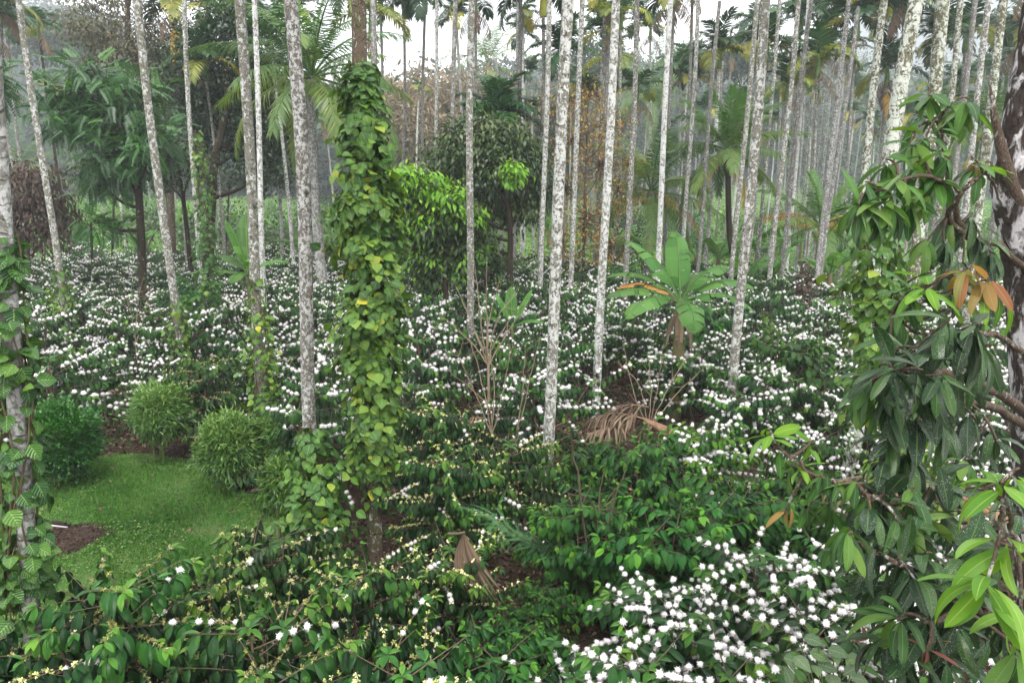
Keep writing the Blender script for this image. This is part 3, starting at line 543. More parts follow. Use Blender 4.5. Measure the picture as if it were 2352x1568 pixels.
AL = [
 # A, B, w, top, label, mat, crown, kwargs
 ((38, 0), (133, 640), 17, 'out', "slender lichened areca trunk leaning up left over the coffee, nearest the left edge", 'areca', 0, {}),
 ((320, 0), (402, 680), 21, 'out', "white-blotched areca trunk crossing in front of the feathery-leaved tree", 'areca', 1, {}),
 ((424, 0), (456, 600), 13, 'out', "thin pale areca trunk just right of the crown with the hanging orange frond", 'areca', 0, {}),
 ((402, 48), (428, 560), 9, 'c', "areca palm with dark crown and an orange frond hanging down its trunk", 'areca_g', 5, dict(extra=1, cs=1.25)),
 ((478, 60), (500, 560), 8, 'c', "areca palm with yellowing crown in front of the big dark tree", 'areca_g', 2, {}),
 ((548, 0), (592, 760), 27, 'out', "thick white areca trunk left of its thinner twin, vines round its foot", 'areca', 4, {}),
 ((586, 0), (612, 790), 15, 'out', "thin white areca trunk close behind the thick one right of the big dark tree", 'areca_w', 0, {}),
 ((664, 0), (716, 960), 37, 'out', "thickest brown-speckled areca trunk, standing left of the vine-covered column", 'areca_b', 1, {}),
 ((704, 190), (716, 540), 9, 'c', "short areca palm with bright yellow-green tuft in front of the coconut palm", 'areca_g', 6, dict(cs=.6)),
 ((822, 0), (862, 1300), 27, 'out', "areca palm wrapped in pepper vine, its brown foot bare", 'areca_d', 4, dict(D=6.7, dia=.17)),
 ((856, 0), (882, 740), 15, 'out', "grey areca trunk half hidden behind the vine-covered column", 'areca_g', 3, {}),
 ((18, 82), (62, 520), 8, 'c', "small areca crown showing left behind the leaning trunk at the left edge", 'areca_g', 4, {}),
 ((92, 90), (158, 560), 7.5, 'c', "areca palm with small dark mop crown and very thin dark trunk at far left", 'darkbark', 3, dict(cs=.9)),
 ((572, 40), (586, 540), 7, 'c', "areca crown peeping between the two white trunks right of the big dark tree", 'areca_g', 4, {}),
 ((928, 42), (926, 370), 8, 'c', "left one of two full dark areca crowns right of the vine-covered column", 'areca_g', 0, dict(cs=1.1)),
 ((976, 30), (970, 360), 8.5, 'c', "full areca crown above a long green crownshaft, right of the vine-covered column", 'areca_g', 4, dict(cs=1.15)),
 ((962, 218), (958, 345), 5, 'c', "little yellow-green areca palm below the pair of full crowns", 'areca_w', 6, dict(cs=.7)),
 ((1003, 0), (1000, 330), 9, 'out', "very thin white-spotted areca trunk right of the pair of full crowns", 'areca', 0, {}),
 ((1046, 0), (1026, 740), 12.5, 'out', "thin grey-brown areca trunk passing left of the olive tree", 'areca_g', 0, {}),
 ((1084, 0), (1076, 800), 19, 'out', "smooth grey-white areca trunk in front of the olive tree", 'areca', 1, {}),
 ((1092, 38), (1090, 300), 8, 'c', "areca palm with dark drooping fronds either side of the smooth grey trunk", 'areca_g', 5, dict(cs=1.1)),
 ((1190, 0), (1180, 640), 9, 'out', "thin brownish areca trunk above the right shoulder of the olive tree", 'areca_g', 0, {}),
 ((1202, 60), (1196, 650), 8, 'c', "thin white areca trunk with a sparse crown beside the big dark crown", 'areca_w', 3, dict(cs=.7)),
 ((1248, 35), (1240, 600), 10, 'c', "areca palm with the biggest dark crown and a yellow crownshaft", 'areca_g', 4, dict(cs=1.45, yshaft=1)),
 ((1262, 0), (1239, 790), 14, 'out', "white-spotted areca trunk next left of the bright white trunk in the middle", 'areca', 1, {}),
 ((1220, 182), (1226, 560), 6, 'c', "small areca palm with upright crown deep behind the middle trunks", 'areca_g', 0, dict(cs=.7)),
 ((1306, 0), (1256, 1075), 31, 'out', "brightest and thickest white areca trunk in the middle, mossy dark flecks", 'areca', 4, {}),
 ((1338, 0), (1304, 830), 14, 'out', "thin white-spotted areca trunk right of the thick bright middle one", 'areca', 0, {}),
 ((1400, 58), (1376, 560), 8, 'x', "headless areca stem with rounded tip in front of two yellowing crowns", 'areca_g', 0, {}),
 ((1416, 0), (1368, 960), 22, 'out', "smooth white areca trunk rising above the dry fallen frond", 'areca_w', 1, {}),
 ((1392, 110), (1372, 540), 8, 'c', "upper of two yellowing areca crowns beside the headless stem", 'areca_g', 2, {}),
 ((1402, 172), (1390, 540), 7.5, 'c', "lower yellow areca crown above the orange-leaved tree", 'areca_g', 6, dict(cs=1.0)),
 ((1462, 0), (1434, 790), 14, 'out', "thin areca trunk left of the big banana plant", 'areca', 0, {}),
 ((1466, 72), (1455, 400), 6.5, 'c', "small high areca crown against the white sky, right of the middle", 'areca_g', 0, dict(cs=.8)),
 ((1540, 0), (1500, 830), 15, 'out', "areca trunk standing just in front of the big banana plant", 'areca_w', 0, dict()),
 ((1548, 20), (1530, 500), 9, 'c', "areca palm with hanging dark fronds at the top edge above the banana plant", 'areca_g', 5, dict(cs=1.2)),
 ((1590, 6), (1562, 620), 9, 'c', "areca palm with scruffy purple-brown crown cut by the top edge", 'areca_g', 3, dict(cs=.7)),
 ((1603, 0), (1566, 640), 11, 'out', "knobbly white areca trunk behind the right side of the banana plant", 'areca', 0, {}),
 ((1562, 185), (1556, 560), 7, 'c', "dense green areca crown low behind the trunks above the banana plant", 'areca_g', 4, dict(cs=.9)),
 ((1592, 205), (1580, 560), 7, 'c', "yellow-tipped areca crown beside the lighter coconut palm", 'areca_g', 2, dict(cs=.9)),
 ((1653, 4), (1606, 560), 11, 'x', "areca stem ending in a yellow spear at the top edge", 'areca_g', 0, {}),
 ((1660, 142), (1626, 560), 8, 'x', "headless thin areca stem left of the lighter coconut palm", 'areca_g', 0, {}),
 ((1757, 0), (1682, 920), 25, 'out', "thick mottled areca trunk in front of the lighter coconut palm", 'areca', 1, {}),
 ((1738, 0), (1672, 720), 13, 'out', "thin areca trunk close behind the thick one by the lighter coconut palm", 'areca', 0, {}),
 ((1791, 0), (1738, 640), 10, 'out', "thin areca trunk right of the lighter coconut palm", 'areca', 0, {}),
 ((1834, 0), (1762, 720), 13, 'out', "pale areca trunk passing over the dark crown right of the coconut palm", 'areca', 1, {}),
 ((1838, 78), (1800, 560), 8, 'c', "areca palm with big dark feathery crown right of the thick mottled trunk", 'areca_g', 4, dict(cs=1.25)),
 ((1865, 0), (1786, 700), 12, 'out', "brown-mottled areca trunk between the dark crown and the drooping one", 'areca_b', 0, {}),
 ((1884, 135), (1846, 620), 8.5, 'c', "areca palm with drooping green and brown crown right of the brown-mottled trunk", 'areca_g', 5, dict(cs=1.05)),
 ((1893, 203), (1850, 640), 8, 'x', "headless dark areca stem among the thin trunks on the right", 'areca_b', 0, {}),
 ((1796, 160), (1782, 500), 7, 'c', "narrow areca palm with bare purple crownshaft and few fronds", 'areca_g', 3, dict(cs=.6)),
 ((1863, 238), (1850, 560), 5.5, 'c', "low yellow-green areca crown deep in the grove on the right", 'areca_w', 6, dict(cs=.8)),
 ((1952, 0), (1868, 720), 13, 'out', "brownish areca trunk left of the headless grey stem on the right", 'areca_b', 0, {}),
 ((1971, 18), (1886, 640), 12, 'x', "headless grey areca stem leaning right, ringed near its top", 'areca_g', 0, {}),
 ((1966, 92), (1930, 620), 9, 'c', "areca palm with wide dark and yellow crown behind the headless grey stem", 'areca_g', 1, dict(cs=1.3)),
 ((2026, 36), (1984, 560), 9, 'c', "areca palm with high green and yellow crown left of the very thick trunk", 'areca_g', 2, dict(cs=1.15)),
 ((2029, 0), (1934, 890), 19, 'out', "strongly mottled areca trunk whose foot stands left of the mango leaves", 'areca_m', 1, {}),
 ((2036, 200), (2010, 560), 8, 'c', "areca palm with dense low crown and hanging yellow fronds left of the very thick trunk", 'areca_g', 5, dict(cs=1.2, extra=1)),
 ((2000, 298), (1985, 560), 5.5, 'c', "tiny areca crown low behind the mottled trunks on the right", 'areca_w', 3, dict(cs=.9)),
 ((2106, 0), (2012, 640), 38, 'out', "very thick white areca trunk with green lichen above the mango twigs", 'areca_m', 4, dict(dia=.2)),
 ((2076, 30), (2060, 560), 9, 'c', "areca palm with withered fronds hanging left of the very thick trunk", 'areca_g', 5, dict(cs=1.1, extra=2)),
 ((2172, 0), (2126, 420), 33, 'out', "thick moss-brown areca trunk behind the top of the mango tree", 'areca_m', 4, dict(dia=.18)),
 ((2208, 0), (2166, 420), 15, 'out', "thin twin leaning on the thick moss-brown trunk", 'areca_m', 0, {}),
 ((2216, 118), (2190, 500), 8.5, 'c', "areca palm with yellow-green fan crown right of the thick moss-brown trunk", 'areca_g', 2, dict(cs=1.15)),
 ((2243, 0), (2168, 640), 13, 'out', "plain grey areca trunk crossing the yellow-green fan crown", 'areca_g', 0, {}),
 ((2267, 0), (2196, 640), 15, 'out', "white-spotted areca trunk second from the mango trunk", 'areca', 0, {}),
 ((2303, 0), (2232, 600), 21, 'out', "dark mossy areca trunk next to the mango trunk", 'areca_m', 1, {}),
 ((2322, 150), (2292, 420), 9, 'x', "headless ringed areca stem beside the mango trunk", 'areca_g', 0, {}),
 ((2336, 172), (2320, 420), 7, 'c', "small yellow-green areca crown at the right edge beside the mango trunk", 'areca_g', 1, dict(cs=1.1)),
 ((2140, 210), (2128, 520), 7, 'c', "young areca palm with pale new fronds between the two thick trunks", 'areca_w', 6, dict(cs=.6)),
 ((822, 22), (838, 500), 9, 'c', "areca crown with blue-green fronds hanging left of the vine-covered trunk's bare top", 'areca_g', 4, dict(cs=1.2)),
 ((874, 20), (884, 500), 8, 'c', "areca palm with long fronds drooping right of the vine-covered trunk's bare top", 'areca_g', 0, dict(cs=1.2)),
 ((2, 40), (10, 500), 9, 'c', "areca crown cut off by the left edge at the top corner", 'areca_g', 5, {}),
 ((4, 250), (32, 560), 8, 'x', "pale areca trunk at the left edge behind the brown-leaved tree", 'areca_w', 0, {}),
]
for A, B, wd, top, label, mat, cr, kw in AL: areca(A, B, wd, top, label, mat, cr, **kw)
# thin palms of the misty grove, too alike to tell apart
zones = [(-.74, -.45, 9, "thin pale areca palm in the mist behind the feathery-leaved tree"), (-.45, -.2, 8, "thin pale areca palm standing behind the big dark tree"),
         (-.2, .08, 8, "very thin areca palm in the mist behind the middle trunks"), (.08, .3, 19, "thin areca palm in the misty grove behind the big banana plant"), (.3, .75, 44, "thin areca palm in the misty grove on the right")]
for a, b, n, lab in zones:
    for i in range(n):
        D = 25 + 45 * R.random() ** 1.4; q = a + (b - a) * (i + R.uniform(0, 1)) / n; x = q * D; zt = R.uniform(6.5, 13); z0 = float(terr(x, D))
        r = empty("areca_palm", (x, D, z0), lab, "palm", "thin areca palms of the misty grove"); m = M(); le = R.normal(.0, .03) + .02 * np.sign(q); k = 8; s = np.linspace(0, 1, k)
        dia = R.uniform(.13, .17); P = np.stack([le * zt * s + .1 * np.sin(s * 3), 0 * s, zt * s], -1); P[0, 2] = -.2
        tube(m, P, np.interp(s, [0, .1, 1], [dia * .65, dia * .5, dia * .38]), 8); bk_ = str(R.choice(["areca", "areca_w", "areca_g", "areca", "areca_b"])); ck_ = int(R.integers(0, 7)); hd_ = R.random() < .88; m.build("trunk", G[bk_], r)
        where = lab.split('areca palm ', 1)[1]; r['label'] = 'thin ' + ('' if not hd_ else {0: 'full-crowned ', 1: 'yellow-tipped ', 2: 'yellowing ', 3: 'ragged ', 4: 'dark-crowned ', 5: 'withered-skirted ', 6: 'yellow-crowned '}[ck_]) + {'areca': 'white-spotted', 'areca_w': 'whitish', 'areca_g': 'grey', 'areca_b': 'brownish'}[bk_] + (' headless areca stem ' if not hd_ else ' areca palm ') + where
        if hd_:
            tp = P[-1]; cs = R.uniform(.85, 1.2)
            inst("crownshaft", SHAFTS[0], r, tp, (0, 0, 0), cs); inst("crown", CROWNS[ck_], r, tp + [0, 0, .62 * cs], (0, 0, R.uniform(0, 6)), cs)

def coconut(trunk_px, D, crown, label, n=18, L=3.4, dia=.28, mat="areca_g", up=0, light=0, orange=(), seed=0, group="coconut palms"):
    global R; keep = R; R = np.random.default_rng(500 + seed)
    P = np.array([at(x, y, D) for x, y in trunk_px]); c = at(*crown, D)
    z0 = float(terr(P[-1, 0], D)); P = P[::-1]; d = P[1] - P[0]; foot = P[0] + d * ((z0 - P[0, 2]) / d[2]) if abs(d[2]) > .1 else P[0]
    foot = np.array([foot[0], foot[1], z0]); P = np.concatenate([[foot], P, [c]]); root = empty("coconut_palm", foot, label, "palm", group)
    m = M(); Q = smooth_path(P - foot, 18); Q[0, 2] -= .2; tube(m, Q, np.interp(np.linspace(0, 1, 18), [0, .1, 1], [dia * .8, dia * .55, dia * .45]), 12, lump=.03); m.build("trunk", G[mat], root)
    cc = c - foot; a0 = R.uniform(0, 6)
    for i in range(n):
        f = i / (n - 1); m = M(); lite = i < light; el = radians(np.interp(f, [0, .35, 1], [86, 50, -22]) + R.normal(0, 6))
        frond(m, (0, 0, 0), a0 + i * 2.4 if not lite else R.uniform(0, 6.28), el, L * R.uniform(.85, 1.05) * (.8 if lite else 1), radians(R.uniform(45, 95)) * (.35 if lite else 1), 84, .72 * L / 3.4, .034, R.uniform(.1, .6) + .2 * f, hang=.45 + .5 * f, vee=.35, gap=.18, rr=.035, lt=LFT2, twist=R.normal(0, .3))
        o = m.build("frond", G["coco_l" if lite else "coco"], root); o.location = [float(q) for q in cc]
    for az, el in orange:
        m = M(); frond(m, (0, 0, 0), az, radians(el), L * .8, radians(70), 40, .6, .04, .6, hang=1.3, vee=-.1, rr=.03, lt=LFT2); o = m.build("frond", G["palm_o"], root); o.location = [float(q) for q in cc]; o["label"] = "withered orange frond hanging down"
    for i in range(7):
        q = rdir(1, -.8, .0)[0] * .32; th = np.linspace(0, pi, 6); o = inst("coconut", NUT, root, cc - [0, 0, .2] + q)
    R = keep
    return root
m_ = M(); th_ = np.linspace(0, pi, 8); tube(m_, np.stack([0 * th_, 0 * th_, -.13 * np.cos(th_)], -1), .105 * np.sin(th_) + .004, 10); NUT = m_.mesh('coconut', [G['husk']])
coconut([(716, 300), (720, 420), (735, 590)], 20, (716, 178), "tall coconut palm with long shaggy fronds left of the vine-covered column", n=24, L=3.3, light=2, seed=1)
coconut([(1672, 400), (1676, 540), (1690, 610)], 24, (1670, 345), "coconut palm with upright lime fronds and a black trunk among the areca trunks", n=20, L=2.7, light=5, mat="darkbark", dia=.2, orange=((2.8, -40), (.3, -40)), seed=2)
coconut([(1495, 470), (1490, 560)], 26, (1496, 440), "young coconut palm with drooping dark and orange fronds left of the banana plant", n=16, L=3.4, dia=.25, orange=((3.4, -10), (-.2, -15)), seed=3)
coconut([(1490, 230), (1488, 420)], 52, (1490, 215), "misty coconut palm with grey-blue fronds deep behind the middle grove", n=16, L=5., dia=.3, seed=4)
coconut([(1140, 160), (1150, 400)], 60, (1120, 150), "faint coconut palm in the mist above the bamboo thicket", n=16, L=5., dia=.35, seed=5)
coconut([(1885, 520), (1880, 600)], 24, (1885, 520), "young palm with glowing yellow-green fronds between the right-hand trunks", n=13, L=2.6, dia=.2, light=3, orange=((.4, 30), (2.6, 35)), seed=6)
coconut([(45, 420), (42, 480)], 46, (46, 400), "stubby coconut palm in the haze behind the brown-leaved tree", n=14, L=4.2, dia=.35, seed=7)
coconut([(2120, 330), (2110, 460)], 30, (2250, 300), "coconut palm with broad fronds half hidden behind the mango twigs", n=16, L=3.6, dia=.3, seed=8)
# low dark palm tuft above the olive tree
m_ = M(); r_ = empty("areca_palm", (at(1152, 250, 25)[0], 25, 0), "leafy dark palm tuft rising behind the top of the olive tree", "palm", "areca palms standing among the coffee bushes")
tp_ = at(1150, 268, 25) - np.array([at(1152, 250, 25)[0], 25, 0]); tube(m_, [(0, 0, -.1), tp_ * .5, tp_], [.1, .08, .07], 10); m_.build("trunk", G["areca_g"], r_)
inst("crown", CROWNS[4], r_, tp_, (0, 0, 1), 1.25); inst("crown", CROWNS[0], r_, tp_ - [.3, 0, .3], (.2, -.2, 2), 1.2)
# ------------------------------------------------------------ coffee bushes
CL = leaf_t(.38, 6, 'ell', droop=.5, fold=.16, pet=.06)
CLW = leaf_t(.46, 5, 'ell', droop=.5, fold=.2, wave=.05, pet=.06)
BALL = [ball_t(34, seed=k) for k in range(3)]; BUDT = [bud_t(12, k) for k in range(3)]
def coffee(seed, kind):
    global R; keep = R; R = np.random.default_rng(900 + seed)
    st = M(); lf = M(); bl = M(); bd = M()
    Hh = R.uniform(1.25, 1.5); Rd = R.uniform(.85, 1.0); nb = dict(line=70, bud=92, green=96, pom=74, far=56)[kind]
    stems = []
    for k in range(4):
        a = R.uniform(0, 6.28); q = np.array([.1 * cos(a), .1 * sin(a), -.05]); e = np.array([R.normal(0, .22), R.normal(0, .22), Hh * R.uniform(.85, 1.0)])
        P = bez(q, (q + e) * .5 * [1.3, 1.3, 1], e, 7); stems.append(P); tube(st, P, np.linspace(.022, .008, 7), 5)
    T = CLW if kind == 'green' else CL
    pos = []; dr = []; up = []; sc = []; rv = []
    for b in range(nb):
        P = stems[b % 4]; u = R.uniform(.22, 1) ** .8; base = np.array([np.interp(u, np.linspace(0, 1, 7), P[:, i]) for i in range(3)])
        az = R.uniform(0, 6.28) if u < .97 else b; L = Rd * (1.12 - .62 * u) * R.uniform(.65, 1.1)
        o = np.array([cos(az), sin(az), 0]); rise = R.uniform(.05, .45) + .25 * u; sag = R.uniform(.15, .6) * (1.15 - u)
        ns = max(5, int(L / .062)); s = np.linspace(0, 1, ns)[:, None]
        B = base + o * s * L + np.array([0, 0, 1.]) * (rise * s - sag * s * s * 1.2) * L + np.array([-o[1], o[0], 0]) * (s * s * R.normal(0, .12) * L)
        tube(st, B[::2], np.linspace(.006, .0025, len(B[::2])), 3, cap=False)
        tng = nrm(np.gradient(B, axis=0)); flower = R.random() < dict(line=(.92, .5, .8, .95, .68)[seed % 5], far=.88, bud=.62, green=.04, pom=.96)[kind]
        bt = R.random(); tone = R.normal(.32, .16)
        for i in range(1, ns):
            f = i / (ns - 1)
            if f < .25 and R.random() < .6: continue
            for sg in (1, -1):
                if R.random() < .10: continue
                sd = sg * np.cross(tng[i], [0, 0, 1]); dn = R.uniform(.5, 1.7) if kind != 'green' else R.uniform(.1, 1.1)
                if kind == 'pom': dn = R.uniform(-.1, 1.1)
                d = sd * R.uniform(.4, .9) + tng[i] * (.35 + .4 * f) - np.array([0, 0, dn]) + R.normal(0, .13, 3)
                pos.append(B[i]); dr.append(d); up.append([sd[0] * .3, sd[1] * .3, 1]); sc.append((R.uniform(.135, .205) if kind != 'line' else R.uniform(.115, .18)) * (1 - .3 * f ** 3)); rv.append(tone + .25 * (f > .85) + R.normal(0, .1))
            if flower and f > .12 and i % 1 == 0:
                p = B[i] + [0, 0, .012]; z = R.random()
                if kind in ('line', 'far'):
                    if R.random() < .9 and f > .12 + .4 * bt * (bt > .5) and np.sin(i * 1.05 + b * 2.3) > -.65: scat(bl, BALL[i % 3], p + R.normal(0, .006, 3), rdir(1)[0], rdir(1)[0], (.9 + .35 * bt) * R.uniform(.027, .041))
                elif kind == 'pom':
                    if R.random() < .78: scat(bl, BALL[i % 3], p + [0, 0, .015], rdir(1)[0], rdir(1)[0], R.uniform(.028, .037))
                elif kind == 'bud':
                    if R.random() < .93 and f > .2:
                        if bt > .86 and R.random() < .6: scat(bl, BALL[i % 3], p, rdir(1)[0], rdir(1)[0], R.uniform(.026, .036))
                        else: scat(bd, BUDT[i % 3], p, nrm(R.normal(0, .5, 3) + [0, 0, 1]), rdir(1)[0], R.uniform(.021, .031))
        # whorl of tip leaves
        for q in range(3):
            pos.append(B[-1]); dr.append(tng[-1] + R.normal(0, .5, 3)); up.append([0, 0, 1]); sc.append(R.uniform(.06, .11)); rv.append(tone + .45)
    for P in stems:
        for q in range(7):
            a = q * 2.4; pos.append(P[-1]); dr.append([cos(a), sin(a), R.uniform(-.1, 1)]); up.append([0, 0, 1]); sc.append(R.uniform(.08, .14)); rv.append(.6 + R.normal(0, .15))
    scat(lf, T, np.array(pos), np.array(dr), np.array(up), np.array(sc), np.clip(rv, 0, 1))
    root = empty("coffee_bush", (0, 0, 0), cat="coffee bush"); kids = [st.build("branches", G["stem"], root)]
    kids.append(lf.build("foliage", G["coffee_g" if kind == 'green' else "coffee_y" if kind == 'pom' and seed % 2 else "coffee"], root))
    if bl.n: kids.append(bl.build("blossoms", G["blossom"], root, smooth=False))
    if bd.n: kids.append(bd.build("flower_buds", G["bud"], root, smooth=False))
    R = keep
    return Bank(root, kids)
BK = dict(line=[coffee(i, 'line') for i in range(5)], bud=[coffee(10 + i, 'bud') for i in range(3)], green=[coffee(20 + i, 'green') for i in range(3)], pom=[coffee(30 + i, 'pom') for i in range(3)])
# front bushes by hand: (picture x, y of the foot, kind, size, label)
FB = [
 (60, 1950, 'bud', .95, "budding coffee bush in the bottom left corner"),
 (330, 1800, 'bud', 1.0, "budding coffee bush at the bottom edge, second from the left corner"),
 (640, 1860, 'bud', 1.0, "yellow-budded coffee bush at the bottom edge below the white strip"),
 (960, 1880, 'bud', .95, "coffee bush with yellow buds at the bottom edge below the dry hanging sheath"),
 (150, 1720, 'bud', .74, "yellow-budded coffee bush just below the brown mulch patch"),
 (470, 1640, 'bud', .8, "coffee bush with long yellow bud rows at the lower lawn edge"),
 (650, 1530, 'bud', .9, "coffee bush with a rising row of white flowers left of the vine clump"),
 (830, 1620, 'bud', .78, "budding coffee bush in front of the bare brown foot of the vine column"),
 (1010, 1520, 'bud', .8, "budding coffee bush on which the dry sheath hangs"),
 (1010, 1300, 'bud', .85, "budding coffee bush right of the vine column's bare foot"),
 (1150, 1240, 'bud', .95, "yellow-budded coffee bush left of the foot of the bright middle trunk"),
 (985, 1180, 'bud', .95, "yellow-budded coffee bush close behind the lower vine column"),
 (1150, 1820, 'green', .7, "low dark green coffee bush at the bottom edge left of the pom-pom blossoms"),
 (1190, 1600, 'green', .5, "knee-high green coffee seedling bush in the leafy gap below the bent sapling"),
 (1250, 1500, 'green', .45, "small green coffee bush beside the foot of the bent sapling"),
 (1420, 1900, 'pom', .9, "coffee bush with white pom-pom blossoms at the bottom edge, middle"),
 (1640, 1880, 'pom', .95, "coffee bush densest with round white blossoms, bottom edge"),
 (1850, 1860, 'pom', .95, "pom-pom coffee bush at the bottom edge left of the mango leaves"),
 (2120, 1900, 'pom', .9, "pom-pom coffee bush in the bottom corner under the mango leaves"),
 (1510, 1660, 'pom', .82, "upper pom-pom coffee bush below the slim bare sapling"),
 (1760, 1600, 'pom', .9, "pom-pom coffee bush with light leaves behind the densest one"),
 (1960, 1560, 'pom', .85, "pom-pom coffee bush touching the dusty mango leaves"),
 (1480, 1450, 'green', .95, "flowerless deep green coffee bush behind the slim bare sapling"),
 (1330, 1390, 'green', .82, "flowerless coffee bush beside the feathery bent sapling"),
 (1650, 1400, 'green', .9, "flowerless green coffee bush in front of the bare soil patch"),
 (1480, 1260, 'green', .9, "fresh green coffee bush right of the bright middle trunk's foot"),
 (1350, 1200, 'green', .75, "small fresh green coffee bush hard by the bright middle trunk"),
 (1620, 1210, 'pom', .9, "pom-pom coffee bush below the dry fallen frond"),
 (1800, 1300, 'green', .78, "green coffee bush behind the light mango sprig"),
 (1850, 1200, 'line', .85, "white-flowering coffee bush beside the bare soil patch"),
 (2050, 1350, 'pom', .85, "coffee bush glimpsed through the drooping mango leaves"),
 (480, 1035, 'bud', .95, "dark coffee bush with neat bud rows behind the dwarf bamboo balls"),
 (930, 1060, 'line', .9, "white-flowering coffee bush right of the vine column at mid height"),
]
placed = []
for x, y, kd, s, lab in FB:
    g = onground(x, y); b = BK[kd][R.integers(0, len(BK[kd]))]
    b.put(g, R.uniform(0, 6.28), s, lab, "coffee bushes of the plantation"); placed.append((g[0], g[1], .75 * s))
def zone_label(x, y):
    q = x / y; bands = [(10, "in the nearest row"), (13.5, "in the near rows"), (17, "in the middle rows"), (21, "in the rear middle rows"), (25.5, "in the far rows"), (99, "in the last rows")]
    cols = [(-.62, "at the far left"), (-.47, "below the feathery-leaved tree"), (-.36, "beside the thick white trunk"), (-.26, "beside the thickest brown-speckled trunk"), (-.13, "round the vine-covered column"),
            (.02, "below the olive tree"), (.1, "beside the bright middle trunk"), (.2, "round the smooth white trunk"), (.3, "under the big banana plant"), (.4, "round the thick mottled trunk"), (.52, "left of the mango leaves"), (9, "behind the mango tree")]
    c = next(t for k, t in cols if q < k)
    d = next(t for k, t in bands if y < k)
    return "white-flowering coffee bush " + c + ", " + d
STEMS = [np.array(b) for b in BASES]
count = len(FB); yy = 7.2; row = 0
DIRT = [(onground(1215, 1395)[:2], .4), (onground(1720, 1130)[:2], .5), (onground(1190, 1100)[:2], .35), (onground(330, 1030)[:2], .4), (onground(560, 1075)[:2], .5), (onground(140, 1090)[:2], .6), (onground(645, 1090)[:2], .45), (onground(1430, 1010)[:2], .35), (at(1440, 950, 9.3)[:2], .3)]
while yy < 31.5 and count < 296:
    sp = 1.3 + .018 * yy; half = yy * .80 + .6; xs = np.arange(-half + (row % 2) * sp / 2, half, sp)
    for x in xs:
        px = x + R.normal(0, .16); py = yy + R.normal(0, .16)
        if inpoly([px], [py], LAWN)[0] or any(inpoly([px + dx], [py + dy], LAWN)[0] for dx, dy in ((.7, 0), (-.7, 0), (0, .6), (0, -.75))): continue
        if any((px - a) ** 2 + (py - b) ** 2 < (c + .35) ** 2 for a, b, c in placed): continue
        if any((px - a[0]) ** 2 + (py - a[1]) ** 2 < (c + .5) ** 2 for a, c in DIRT): continue
        lim = 31 if px < 0 else 27 - 2 * (px / py > .1)
        if py > lim or R.random() < .03 or count >= 296: continue
        if px / py > .62 and py > 12 and R.random() < .5: continue
        gr_ = R.random() > .95; b = BK['green'][R.integers(0, 3)] if gr_ else BK['line'][R.integers(0, 5)]
        b.put((px, py, float(terr(px, py))), R.uniform(0, 6.28), tuple(R.uniform(.95, 1.18) * np.array([1, 1, R.uniform(.85, 1.08)])), zone_label(px, py).replace('white-flowering', 'nearly flowerless') if gr_ else zone_label(px, py), "coffee bushes of the plantation")
        placed.append((px, py, .6)); count += 1
    yy += sp * .95; row += 1
print("coffee bushes", count, "last row", yy)

# ------------------------------------------------------------ pepper vines
PL = leaf_t(.82, 5, 'heart', droop=.22, fold=.1, pet=.1)
def vine(path, radii, D, n, label, lsz=.115, group=None, trunk_r=.09, colr=(.0, .68), seed=0, mat="pepper", cat="pepper vine", name="pepper_vine"):
    "leaves shingled round a trunk; path = picture points, radii = half width in picture units there"
    P = np.array([at(x, y, D) for x, y in path]); foot = np.array([P[-1, 0], P[-1, 1], max(0, float(terr(P[-1, 0], D)))]) if P[-1, 2] < .4 else P[-1].copy()
    root = empty(name, foot, label, cat, group); Q = P - foot; rr = np.array(radii) * D / FX
    L = np.concatenate([[0], np.cumsum(np.linalg.norm(np.diff(Q, axis=0), axis=1))]); m = M()
    # clumped density along the column
    u = R.uniform(0, 1, n * 3); wts = np.interp(u * L[-1], L, rr) * (1 + .35 * np.sin(u * 23 + 1) + .25 * np.sin(u * 51)); k = R.random(n * 3) < wts / wts.max(); u = u[k][:n] * L[-1]; n = len(u)
    c = np.stack([np.interp(u, L, Q[:, i]) for i in range(3)], -1); rad = np.interp(u, L, rr); a = R.uniform(0, 6.28, n)
    lump = 1 + .26 * np.sin(a * 2 + u * 5) + .22 * np.sin(a * 3 - u * 11) + .16 * np.sin(u * 17 + a) + .5 * (R.random(n) < .04)
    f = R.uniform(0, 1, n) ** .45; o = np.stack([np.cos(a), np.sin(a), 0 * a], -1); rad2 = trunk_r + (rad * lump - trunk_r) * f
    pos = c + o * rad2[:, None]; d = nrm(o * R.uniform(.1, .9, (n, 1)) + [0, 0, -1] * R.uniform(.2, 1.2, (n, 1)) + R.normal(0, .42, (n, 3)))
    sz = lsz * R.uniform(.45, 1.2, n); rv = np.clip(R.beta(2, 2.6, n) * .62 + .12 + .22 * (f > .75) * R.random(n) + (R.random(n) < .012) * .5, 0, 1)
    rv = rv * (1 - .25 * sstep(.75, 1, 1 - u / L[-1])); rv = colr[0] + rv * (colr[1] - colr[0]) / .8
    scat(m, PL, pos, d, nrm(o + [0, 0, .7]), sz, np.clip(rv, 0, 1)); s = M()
    for q in range(6):
        a0 = q * 1.05; t = np.linspace(0, 1, 30); cc = np.stack([np.interp(t * L[-1], L, Q[:, i]) for i in range(3)], -1); aa = a0 + .9 * np.sin(t * 7 + q)
        tube(s, cc + np.stack([np.cos(aa), np.sin(aa), 0 * t], -1) * (trunk_r + .012), .007, 4, cap=False)
    for q in range(int(n / 14)):
        i = R.integers(0, n); tube(s, bez(c[i] + o[i] * trunk_r, c[i] + o[i] * rad[i] * .6 + [0, 0, .05], pos[i], 4), [.005, .004, .003, .002], 3, cap=False)
    s.build("stems", G["vine"], root); m.build("leaves", G[mat], root); return root
